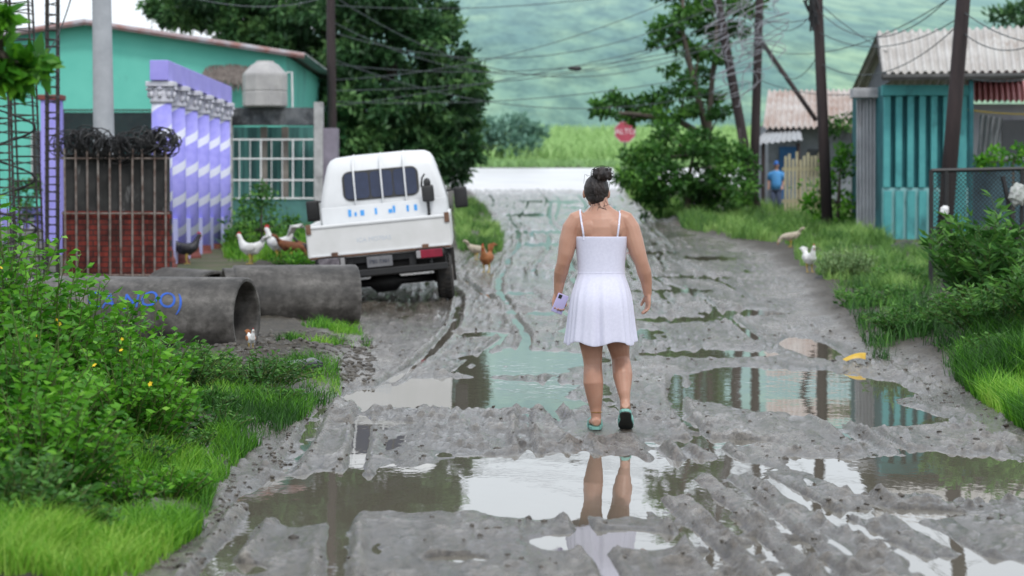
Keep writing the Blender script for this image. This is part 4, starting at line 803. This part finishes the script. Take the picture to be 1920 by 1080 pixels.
def bag(px, py, Y, r, label, m):
    bm = bmesh.new(); ell(bm, (0, 0, 0), (r * .8, r * .6, r), sub=3)
    for v in bm.verts:
        n_ = math.sin(v.co.x * 60 + v.co.z * 40) * math.cos(v.co.z * 70 + v.co.y * 50); v.co *= 1 + .18 * n_ + random.uniform(-.05, .05)
    o = obj('plastic_bag', bm, m, None, False, at(px, py, Y)); return tag(o, label, 'plastic bag')
bag(1771, 396, Yc - .08, .07, 'small crumpled white plastic bag on the chain link fence post', whitep); bag(1908, 365, Yc - .09, .14, 'larger grey crumpled plastic bag on the fence at the right edge', mat('bag_grey', (.5, .5, .5), (.3, .34, .3), .4, 30))
# stones
for i, (px, v, r, lb) in enumerate(((1700, 478, .2, 'largest dark stone below the teal house wall'), (1672, 482, .13, 'dark stone left of the largest one'), (1735, 480, .15, 'dark stone right of the largest one'), (1545, 532, .1, 'dark stone at the foot of the white hen'))):
    bm = bmesh.new(); ell(bm, (0, 0, 0), (r * 1.5, r, r * .8), sub=3)
    for v_ in bm.verts: v_.co *= 1 + .3 * (float(vn(v_.co.x * 9 + i * 7, v_.co.z * 9 + v_.co.y * 6, 5)) - .5)
    tag(obj('stone', bm, mat('stone_dark', (.05, .05, .055), (.12, .12, .12), .9, 6, .4), None, True, gp(px, v) + V((0, 0, r * .4))), lb, 'stone')
# litter
bm = bmesh.new(); n = 14
gg = [[bm.verts.new(((u / n - .5) * .22 * (1 - .25 * abs(w_i - 3) / 3), (w_i / 6 - .5) * .11 * (.35 + .65 * u / n), .05 * math.sin(math.pi * w_i / 6) * (.3 + .7 * u / n) + .03 * math.sin(u / n * 2.5))) for u in range(n + 1)] for w_i in range(7)]
for j in range(6):
    for i in range(n): bm.faces.new((gg[j][i], gg[j][i + 1], gg[j + 1][i + 1], gg[j + 1][i]))
q = gp(1602, 682); o = obj('plastic_scrap', bm, mat('yellow_plastic', (.65, .42, .03), (.5, .3, .02), .4, 8), None, True, (q.x, q.y, gz1(q.x, q.y) + .005)); o.rotation_euler = (.1, 0, .3); tag(o, 'curved yellow plastic scrap on the right bank', 'litter')
bm = bmesh.new(); box(bm, (-.16, -.12, -.02), (.16, .12, .02), None, .008); q = gp(560, 718); o = obj('broken_slab', bm, stain, None, False, (q.x, q.y, gz1(q.x, q.y) + .05)); o.rotation_euler = (.1, -.1, .4); tag(o, 'small flat broken concrete piece in the left grass', 'rubble')
# ------------------------------------------------------------------ chickens
legm = mat('hen_leg', (.5, .35, .08), (.4, .28, .06), .6); combm = mat('comb_red', (.55, .02, .02), (.45, .02, .02), .5)
def chicken(px, v, rz, m, label, rooster=False, s=1., tailm=None, peck=False):
    q = gp(px, v); q.z = max(gz1(q.x, q.y), float(zg(q.y)) + LEV - .005)
    if 310 < px < 600 and v < 510: q.z = max(q.z, .386)
    t = thing('hen' if not rooster else 'rooster', q, label, 'chicken', None, (0, 0, rz)); t.scale = (s, s, s)
    bm = bmesh.new()
    if peck: path = [(-.2, .33, .02), (-.15, .27, .05), (-.07, .22, .08), (.03, .2, .085), (.1, .21, .065), (.16, .2, .042), (.2, .15, .03), (.22, .1, .028)]
    else: path = [(-.2, .33, .02), (-.15, .27, .05), (-.07, .21, .082), (.03, .2, .088), (.1, .24, .068), (.135, .3, .042), (.15, .35, .032), (.165, .385, .03)]
    tube(bm, [(x, 0, z) for x, z, r in path], [(r * .92, r) for x, z, r in path], 14, (0, 1, 0)); hx, hzz, _ = path[-1]; ell(bm, (hx + .005, 0, hzz), (.034, .026, .03), sub=2)
    remesh(obj('body', bm, m, t, True), .011, 3)
    bm = bmesh.new(); d = (.05, 0, -.005) if not peck else (.03, 0, -.04)
    tube(bm, [(hx + .025, 0, hzz - (.015 if peck else 0)), (hx + .025 + d[0] * .6, 0, hzz + d[2])], [.011, .002], 6, (0, 1, 0)); obj('beak', bm, legm, t)
    bm = bmesh.new(); k = 1.6 if rooster else 1
    for i in range(4): ell(bm, (hx - .02 + i * .014, 0, hzz + .032 + .008 * math.sin(i * 1.2)), (.009 * k, .004, .014 * k), sub=1)
    ell(bm, (hx + .02, 0, hzz - .035), (.009 * k, .006, .016 * k), sub=1); obj('comb', bm, combm, t)
    for sd in (-1, 1):
        bm = bmesh.new(); y = sd * .04; tube(bm, [(0, y, .14), (-.01, y, .07), (.005, y, .012)], [.022, .009, .008], 6)
        for aa in (-.5, 0, .5, 3.14): tube(bm, [(.005, y, .012), (.005 + .045 * math.cos(aa), y + .045 * math.sin(aa), .005)], [.007, .004], 5)
        obj('leg', bm, legm, t)
        bm = bmesh.new(); ell(bm, (-.02, sd * .078, .225), (.095, .018, .052), sub=2, rot=Matrix.Rotation(.25, 4, 'Y')); obj('wing', bm, tailm or m, t, True)
    bm = bmesh.new(); nT = 9 if rooster else 6; ln = .2 if rooster else .12
    for i in range(nT):
        y = (i / (nT - 1) - .5); tube(bm, [(-.15, y * .05, .28), (-.22, y * .09, .28 + ln * .7), (-.27 - (.07 if rooster else 0), y * .12, .28 + ln * (.85 if rooster else 1) - abs(y) * .08)], [(.02, .006), (.022, .005), (.008, .003)], 6, (0, .2, 1))
    obj('tail', bm, tailm or m, t, True); return t
fw = mat('white_feather', (.75, .75, .74), (.62, .62, .6), .8, 20); fb_ = mat('brown_feather', (.22, .08, .03), (.12, .04, .02), .8, 20); fk = mat('black_feather', (.012, .012, .015), (.03, .03, .035), .5, 20); fc = mat('cream_feather', (.5, .45, .36), (.4, .33, .25), .8, 20); fg = mat('ginger_feather', (.35, .14, .05), (.25, .09, .03), .8, 20)
chicken(350, 503, .2, fk, 'black hen in front of the lavender column bases', s=1.15)
chicken(470, 505, math.pi - .3, fw, 'white hen between the black hen and the white rooster', s=1.15)
chicken(522, 500, math.pi - .5, fw, 'white rooster with tall red comb behind the brown hens', True, 1.3)
chicken(545, 502, .3, fb_, 'brown hen pecking in front of the white rooster', s=1.1, peck=True)
chicken(578, 499, .1, fb_, 'dark brown hen close to the truck corner', s=1.0, tailm=fk)
chicken(912, 512, -1.9, fg, 'ginger rooster with red comb standing right of the truck', True, 1.0)
chicken(893, 488, .5, fc, 'cream hen pecking behind the ginger rooster', s=.85, peck=True)
chicken(1518, 521, -1.3, fw, 'white hen at the edge of the right verge', s=.95)
chicken(1482, 474, math.pi, fc, 'cream hen resting in the grass behind the white hen', s=.9, peck=True)
chicken(470, 697, -1.2, fw, 'small white chick with orange head below the near pipe', s=.42, tailm=fg)
# ------------------------------------------------------------------ people
m, nt, p = newmat('skin'); n1 = noise(nt, 6, 5); r1 = ramp(nt, [(.35, (.5, .28, .2)), (.65, (.43, .225, .155))]); nt.links.new(n1.outputs[0], r1.inputs[0]); nt.links.new(r1.outputs[0], p.inputs['Base Color']); p.inputs['Roughness'].default_value = .45
p.inputs['Subsurface Weight'].default_value = .12; p.inputs['Subsurface Radius'].default_value = (.02, .008, .005); skin = m
def hand(bm, w, d, t, n, curl=(.35, .5, .4), sc=1., spread=1.):
    w, d, t, n = V(w), V(d).normalized(), V(t).normalized(), V(n).normalized()
    tube(bm, [w - d * .02, w + d * .02 * sc, w + d * .055 * sc, w + d * .088 * sc], [(.02 * sc, .017 * sc), (.03 * sc, .017 * sc), (.038 * sc, .016 * sc), (.036 * sc, .012 * sc)], 12, t)
    for off, ln in ((.029, .068), (.010, .076), (-.009, .071), (-.027, .055)):
        p = w + d * .08 * sc + t * off * sc; a = 0; pts = [p - d * .02 * sc]; dd = (d + t * off * 1.5 * spread).normalized(); pts.append(p)
        for k, fr in enumerate((.44, .32, .24)):
            a += curl[k]; p = p + (dd * math.cos(a) + n * math.sin(a)) * ln * fr * sc; pts.append(p)
        tube(bm, pts, [.0095 * sc, .0092 * sc, .0085 * sc, .0078 * sc, .0062 * sc], 8, t)
    p = w + d * .02 * sc + t * .026 * sc; e = (d * .75 + t * .55 + n * .3).normalized(); f_ = (d * .9 + t * .1 + n * .5).normalized()
    tube(bm, [p - e * .01, p + e * .032 * sc, p + e * .032 * sc + f_ * .028 * sc, p + e * .032 * sc + f_ * .048 * sc], [.014 * sc, .0115 * sc, .010 * sc, .0075 * sc], 8, n)
WZ = gz1(WX, WYc); S = .00333
WO = V((WX, WYc, WZ)); Wm = thing('person', WO, 'person in short white strappy dress walking away along the muddy road', 'person')
bm = bmesh.new(); cx = -.045
tr = [(.72, .12, .10, -.0), (.78, .152, .118, -.015), (.84, .168, .125, -.022), (.90, .158, .115, -.012), (.98, .134, .098, 0), (1.06, .138, .098, 0), (1.14, .152, .102, .0), (1.21, .163, .102, -.004), (1.27, .168, .097, -.008), (1.315, .162, .083, -.006), (1.345, .134, .068, -.002), (1.375, .09, .06, .0), (1.403, .058, .053, .004), (1.43, .051, .05, .012), (1.47, .05, .052, .02)]
tube(bm, [(cx + (.0 if z < 1.3 else -.01 * (z - 1.3) / .18), y, z) for z, rx, ry, y in tr], [(rx, ry) for z, rx, ry, y in tr], 24, (1, 0, 0))
for s in (-1, 1):   # shoulder blades, buttocks
    ell(bm, (cx + s * .078, -.08, 1.255), (.055, .022, .06), sub=2); ell(bm, (cx + s * .075, -.065, .80), (.08, .075, .085), sub=2)
hx, hy, hz_ = -.072, .04, 1.497
ell(bm, (hx, hy, hz_), (.072, .088, .098), sub=3); ell(bm, (hx - .003, hy + .03, hz_ - .055), (.052, .055, .06), sub=2)
ell(bm, (hx, hy + .098, hz_ - .022), (.012, .016, .022), sub=2); ell(bm, (hx, hy + .085, hz_ - .062), (.024, .01, .009), sub=2); ell(bm, (hx, hy + .075, hz_ - .095), (.02, .016, .014), sub=2)
for s in (-1, 1): ell(bm, (hx + s * .077, hy - .002, hz_ - .02), (.01, .02, .03), sub=2); ell(bm, (hx + s * .03, hy + .078, hz_), (.016, .01, .01), sub=2)
# arms
LW = V((-.312, .06, .862)); RW = V((.25, .03, .862))
AR = [.05, .056, .059, .057, .05, .043, .045, .036, .025]
tube(bm, [(-.15, 0, 1.335), (-.196, 0, 1.316), (-.228, -.003, 1.262), (-.25, -.008, 1.18), (-.265, -.012, 1.1), (-.279, -.008, 1.045), (-.292, .018, .99), (-.303, .042, .93), LW - V((0, 0, .02))], AR, 14)
tube(bm, [(.06, 0, 1.335), (.106, 0, 1.316), (.14, -.003, 1.262), (.164, -.01, 1.18), (.189, -.016, 1.1), (.209, -.016, 1.045), (.226, .0, .99), (.24, .016, .93), RW - V((0, 0, .02))], AR, 14)
hand(bm, LW, (-.05, .02, -1), (.85, .3, -.1), (.35, -1, 0), (.5, .9, .7)); hand(bm, RW, (.04, .0, -1), (-.25, 1, 0), (-1, -.25, 0), (.3, .45, .4))
# legs
tube(bm, [(-.115, -.01, .82), (-.115, -.01, .7), (-.11, -.005, .6), (-.102, 0, .52), (-.096, .004, .45), (-.094, .0, .405), (-.094, -.012, .35), (-.092, -.02, .3), (-.084, -.01, .22), (-.077, 0, .14), (-.073, .0, .09), (-.073, .004, .05)], [.088, .09, .082, .071, .061, .057, .06, .063, .053, .038, .032, .033], 16)
tube(bm, [(-.073, -.045, .05), (-.073, -.02, .052), (-.075, .05, .052), (-.08, .12, .043), (-.083, .165, .036)], [(.022, .022), (.032, .03), (.034, .03), (.044, .02), (.038, .013)], 12, (1, 0, 0))
for i in range(5): tube(bm, [(-.083 + (i - 2) * .0165, .16, .036), (-.084 + (i - 2) * .0175, .2 - .006 * abs(i - 3.2), .035)], [.009, .008 if i < 4 else .011], 8)
an = math.radians(30); fd = V((0.05, math.cos(an), -math.sin(an))).normalized(); fu = V((0, math.sin(an), math.cos(an))); hl = V((.105, -.085, .158))
ank = hl + fu * .035 + fd * .015
tube(bm, [(.03, -.01, .82), (.038, .01, .7), (.054, .035, .6), (.068, .06, .53), (.079, .08, .475), (.084, .08, .44), (.09, .055, .39), (.094, .025, .34), (.097, -.005, .285), (.1, -.035, .235), tuple(ank + V((0, .01, .01))), tuple(hl + fd * .02)], [.088, .09, .082, .071, .061, .057, .06, .062, .051, .039, .032, .032], 16)
tube(bm, [hl - fd * .012, hl + fd * .02, hl + fd * .09 + fu * .0, hl + fd * .15 - fu * .008, hl + fd * .19 - fu * .014], [(.024, .024), (.033, .029), (.034, .028), (.044, .02), (.036, .012)], 12, (1, 0, 0))
BODY = remesh(obj('body', bm, skin, Wm, True), .0045, 5)
bpy.context.view_layer.update()
bvh = BVHTree.FromPolygons([v.co.copy() for v in BODY.data.vertices], [list(p.vertices) for p in BODY.data.polygons])
def sole(M, name='sandal'):
    bm = bmesh.new(); pts = [(-.02, -.05), (-.032, -.03), (-.034, .0), (-.03, .06), (-.043, .13), (-.042, .17), (-.03, .205), (0, .222), (.03, .212), (.044, .175), (.045, .13), (.034, .06), (.034, 0), (.032, -.03), (.02, -.05), (0, -.056)]
    lo = [bm.verts.new(M @ V((x * 1.1, y * 1.02, -.002))) for x, y in pts]; hi = [bm.verts.new(M @ V((x * 1.14, y * 1.04, .016))) for x, y in pts]; bm.faces.new(lo[::-1]); bm.faces.new(hi)
    for k in range(len(pts)): bm.faces.new((lo[k], lo[(k + 1) % len(pts)], hi[(k + 1) % len(pts)], hi[k]))
    s = obj(name, bm, mat('sandal_green', (.22, .46, .4), (.16, .38, .34), .6, 10), Wm)
    bm = bmesh.new(); lo = [bm.verts.new(M @ V((x * .98, y * .97, -.008))) for x, y in pts]; hi = [bm.verts.new(M @ V((x * .98, y * .97, -.0025))) for x, y in pts]; bm.faces.new(lo[::-1]); bm.faces.new(hi)
    for k in range(len(pts)): bm.faces.new((lo[k], lo[(k + 1) % len(pts)], hi[(k + 1) % len(pts)], hi[k]))
    obj('outsole', bm, mat('outsole_black', (.035, .045, .045), (.06, .06, .055), .7, 20), s)
    bm = bmesh.new()
    for yy in (.1, .125): tube(bm, [M @ V((x, yy + .02 * (1 - abs(x) / .045), z)) for x, z in ((-.046, .01), (-.04, .045), (-.02, .062), (0, .067), (.02, .062), (.04, .045), (.046, .01))], [(.003, .009)] * 7, 6, M.to_3x3() @ V((0, 0, 1)))
    obj('strap', bm, MATS['sandal_green'], s)
sole(Matrix.Translation((-.078, 0, .008)))
Mr = Matrix.Identity(4); Mr.col[0][:3] = (1, 0, 0); Mr.col[1][:3] = fd; Mr.col[2][:3] = fu
sole(Matrix.Translation(hl + fd * .025 - fu * .05) @ Mr)
bm = bmesh.new(); tube(bm, [(-.073 + .036 * math.cos(a * .4), .0 + .036 * math.sin(a * .4), .112) for a in range(17)], .002, 5, (0, 0, 1)); obj('anklet', bm, mat('gold', (.6, .4, .1), None, .3, metal=1), Wm)
# dress
m, nt, p = newmat('dress_cloth'); n1 = noise(nt, 60, 3); r1 = ramp(nt, [(.3, (.66, .66, .8)), (.7, (.72, .72, .86))]); nt.links.new(n1.outputs[0], r1.inputs[0]); nt.links.new(r1.outputs[0], p.inputs['Base Color']); p.inputs['Roughness'].default_value = .85
p.inputs['Sheen Weight'].default_value = .2; bp = nt.nodes.new('ShaderNodeBump'); bp.inputs['Strength'].default_value = .2; bp.inputs['Distance'].default_value = .006; nt.links.new(noise(nt, 7, 3, (1, 1, .7)).outputs[0], bp.inputs['Height']); nt.links.new(bp.outputs[0], p.inputs['Normal']); DR = m
bm = bmesh.new(); N = 160; prof = [(1.212, .168, .117, -.004, 0), (1.2, .169, .117, -.004, 0), (1.14, .16, .114, 0, 0), (1.06, .149, .111, 0, .0), (1.0, .146, .111, 0, .05), (.975, .147, .112, 0, .15), (.94, .158, .12, -.006, .35), (.88, .178, .142, -.015, .7), (.82, .19, .158, -.022, 1.0), (.76, .196, .165, -.022, 1.3), (.68, .203, .17, -.018, 1.6), (.6, .211, .176, -.014, 1.9), (.55, .218, .181, -.012, 2.1), (.545, .216, .179, -.012, 2.1)]
rings = []
for z, rx, ry, y0, fo in prof:
    rg_ = []
    for k in range(N):
        a = 2 * math.pi * k / N; fold = 1 + fo * (.032 * math.sin(13 * a + .6 + 1.5 * z) * (.55 + .45 * math.sin(3 * a)) + .014 * math.sin(21 * a + 2) + .018 * math.sin(5 * a))
        zz_ = z + (.014 * math.sin(5 * a + 1) if z < .61 else 0) + (.02 * max(0, math.sin(a)) if z > 1.19 else 0)
        rg_.append(bm.verts.new((cx + .002 + rx * fold * math.cos(a), y0 + ry * fold * math.sin(a), zz_)))
    rings.append(rg_)
for a, b in zip(rings, rings[1:]):
    for k in range(N): bm.faces.new((a[k], a[(k + 1) % N], b[(k + 1) % N], b[k]))
d_ = obj('dress', bm, DR, Wm, True); sm = d_.modifiers.new('s', 'SOLIDIFY'); sm.thickness = .003; sb = d_.modifiers.new('ss', 'SUBSURF'); sb.levels = 1; sb.render_levels = 1
bm = bmesh.new(); tube(bm, [(cx + .002 + .1475 * math.cos(a * math.pi / 20), .1125 * math.sin(a * math.pi / 20), .985) for a in range(41)], .0018, 5, (0, 0, 1)); obj('waist_seam', bm, DR, d_)
for x0, x1, x2 in ((-.155, -.175, -.14), (.055, .072, .045)):
    pts = [V((x0, -.117, 1.19))]
    for i in range(9):
        u = i / 8; x = x0 + (x1 - x0) * u; z = 1.215 + .135 * u; h_ = bvh.ray_cast(V((x, -1, z)), V((0, 1, 0)))
        if h_[0] is not None: pts.append(h_[0] + V((0, -.003, 0)))
    for i in range(5):
        u = (i - 2) / 2; h_ = bvh.ray_cast(V((x1, .045 * u, 2)), V((0, 0, -1)))
        if h_[0] is not None and h_[0].z > 1.28: pts.append(h_[0] + V((0, 0, .002)))
    for i in range(9):
        u = 1 - i / 8; x = x2 + (x1 - x2) * u; z = 1.22 + .12 * u; h_ = bvh.ray_cast(V((x, 1, z)), V((0, -1, 0)))
        if h_[0] is not None: pts.append(h_[0] + V((0, .002, 0)))
    pts[0].y = min(pts[1].y, -.085); bm = bmesh.new(); tube(bm, pts, [(.006, .003)] * len(pts), 6, (1, 0, 0)); obj('shoulder_strap', bm, DR, d_)
# hair
hair = mat('hair', (.010, .007, .008), (.03, .02, .018), .42, 30, .6, stretch=(1, 1, .2), bs=80)
bm = bmesh.new(); ell(bm, (hx, hy - .012, hz_ + .008), (.079, .092, .096), sub=4); ell(bm, (hx, hy - .048, hz_ - .04), (.055, .05, .055), sub=3)
for v in list(bm.verts):
    if v.co.y > hy + .045 and v.co.z < hz_ + .055: v.co.y = min(v.co.y, hy + .045)
    if v.co.z < hz_ - .03 and v.co.y > hy + .0: v.co.y = hy + .0
BC = V((-.038, -.025, 1.6)); ell(bm, BC, (.06, .052, .044), sub=4)
for i in range(34):
    a = i * .5; ell(bm, BC + V((.05 * math.cos(a * 2.1), .043 * math.sin(a * 2.1), .032 * math.sin(a * 3.3))), (random.uniform(.012, .018), .013, random.uniform(.008, .012)), sub=1, rot=Matrix.Rotation(a, 4, 'Y'))
for v in bm.verts: v.co += V((math.sin(v.co.z * 160) * .0012, math.sin(v.co.x * 170 + v.co.z * 60) * .002, 0))
remesh(obj('hair', bm, hair, Wm, True), .0045, 3)
bm = bmesh.new()
for i in range(50):
    x = hx + random.uniform(-.06, .07); z = hz_ + random.uniform(-.11, .09); tube(bm, [(x, hy - .09, z), (x + random.uniform(-.02, .02), hy - .1, z + random.uniform(-.02, .03)), (x + random.uniform(-.04, .04), hy - .1, z + random.uniform(-.05, .05))], .0012, 3)
for i in range(60):
    a = random.uniform(-.5, 3.6); p0 = BC + V((.057 * math.cos(a), random.uniform(-.03, .03), .042 * math.sin(a))); tube(bm, [p0, p0 + V((math.cos(a) * .012, -.01, math.sin(a) * .01)), p0 + V((math.cos(a + .9) * .022, -.01, math.sin(a + .9) * .014))], .0014, 3)
obj('loose_hair', bm, hair, Wm)
# phone
bm = bmesh.new(); box(bm, (-.036, -.005, -.062), (.036, .005, .062), None, .004); ph = obj('phone', bm, mat('lilac_case', (.5, .46, .72), (.45, .42, .68), .35), None, True)
ph.location = WO + LW + V((.012, -.03, -.072)); ph.rotation_euler = (.1, .38, .25); tag(ph, 'lilac mobile phone held in the left hand of the person walking away', 'phone')
bm = bmesh.new(); box(bm, (-.028, -.0075, .03), (-.006, -.0052, .055), None, .001); obj('camera_bump', bm, black, ph)
# far person
q = gp(1455, 403); P2 = thing('person', q, 'person in blue shirt and blue cap standing by the far houses', 'person'); P2.scale = (.78,) * 3; P2.rotation_euler = (0, 0, math.pi - .3)
bm = bmesh.new(); tube(bm, [(0, 0, .75), (0, 0, .85), (0, 0, 1.0), (0, 0, 1.2), (0, 0, 1.34), (0, 0, 1.4), (0, 0, 1.46)], [(.13, .09), (.15, .1), (.13, .09), (.16, .1), (.16, .08), (.06, .055), (.05, .05)], 16, (1, 0, 0)); ell(bm, (0, .01, 1.56), (.075, .09, .11), sub=3); ell(bm, (0, .1, 1.54), (.012, .015, .02), sub=1)
for s in (-1, 1):
    tube(bm, [(s * .14, 0, 1.32), (s * .2, 0, 1.28), (s * .24, .0, 1.05), (s * .22, .1, .9)], [.045, .05, .038, .024], 10); hand(bm, (s * .22, .11, .89), (0, .5, -.8), (-s, .3, 0), (0, .6, .4))
    tube(bm, [(s * .08, 0, .8), (s * .09, 0, .45), (s * .1, -.01, .3), (s * .1, 0, .08)], [.085, .055, .05, .035], 12); tube(bm, [(s * .1, -.05, .04), (s * .1, .05, .05), (s * .11, .17, .03)], [.03, .035, .025], 8)
remesh(obj('body', bm, skin, P2, True), .012, 2)
bm = bmesh.new(); tube(bm, [(0, 0, .8), (0, 0, 1.0), (0, 0, 1.2), (0, 0, 1.34), (0, 0, 1.39)], [(.175, .125), (.165, .115), (.19, .12), (.18, .1), (.08, .07)], 18, (1, 0, 0))
for s in (-1, 1): tube(bm, [(s * .13, 0, 1.31), (s * .2, 0, 1.28), (s * .235, 0, 1.1)], [.06, .066, .062], 12)
obj('shirt', bm, mat('blue_shirt', (.08, .32, .7), (.12, .38, .75), .8), P2, True)
bm = bmesh.new(); tube(bm, [(0, 0, .85), (0, 0, .74)], [(.165, .12), (.17, .125)], 16, (1, 0, 0))
for s in (-1, 1): tube(bm, [(s * .085, 0, .8), (s * .095, 0, .45), (s * .1, 0, .12)], [.1, .078, .065], 12)
obj('trousers', bm, mat('dark_trousers', (.06, .08, .14), (.08, .1, .17), .8), P2, True)
bm = bmesh.new(); tube(bm, [(0, 0, 1.58), (0, 0, 1.63), (0, 0, 1.68), (0, 0, 1.7)], [(.084, .1), (.082, .097), (.06, .07), (.02, .02)], 16, (1, 0, 0)); tube(bm, [(0, .08, 1.585), (0, .17, 1.575)], [(.07, .006), (.05, .005)], 10, (1, 0, 0)); obj('cap', bm, mat('blue_cap', (.03, .13, .45), (.04, .16, .5), .7), P2, True)
# ------------------------------------------------------------------ light, sky, camera
w = bpy.data.worlds.new('World'); bpy.context.scene.world = w; w.use_nodes = True; nt = w.node_tree; bg = nt.nodes['Background']
sk = nt.nodes.new('ShaderNodeTexSky'); sk.sky_type = 'NISHITA'; sk.sun_disc = False; sk.sun_elevation = math.radians(52); sk.sun_rotation = math.radians(200); sk.air_density = 1.2; sk.dust_density = 2
nz = noise(nt, 2.2, 6, (1, 1, 2.5), .55, 'Generated'); r = ramp(nt, [(.3, (8.4, 9.1, 10.0)), (.7, (11.2, 11.7, 12.4))]); nt.links.new(nz.outputs[0], r.inputs[0])
nt.links.new(mixc(nt, .86, sk.outputs[0], r.outputs[0]), bg.inputs[0]); bg.inputs[1].default_value = .122
sn = bpy.data.lights.new('sun', 'SUN'); sn.energy = 1.5; sn.angle = math.radians(10); sn.color = (1, .97, .92); so = bpy.data.objects.new('sun', sn); C.objects.link(so); so.rotation_euler = (math.radians(38), 0, math.radians(20))
cam = bpy.data.cameras.new('camera'); cam.lens = 85; cam.sensor_width = 36; cam.clip_end = 4000; cam.clip_start = .1; co = bpy.data.objects.new('camera', cam); C.objects.link(co)
co.location = (0, 0, H); co.rotation_euler = (math.pi / 2 - PIT, 0, 0); cam.dof.use_dof = True; cam.dof.focus_distance = 15.2; cam.dof.aperture_fstop = 3.2
bpy.context.scene.camera = co
sc = bpy.context.scene; sc.view_settings.view_transform = 'Standard'; sc.view_settings.look = 'None'; sc.view_settings.exposure = 0
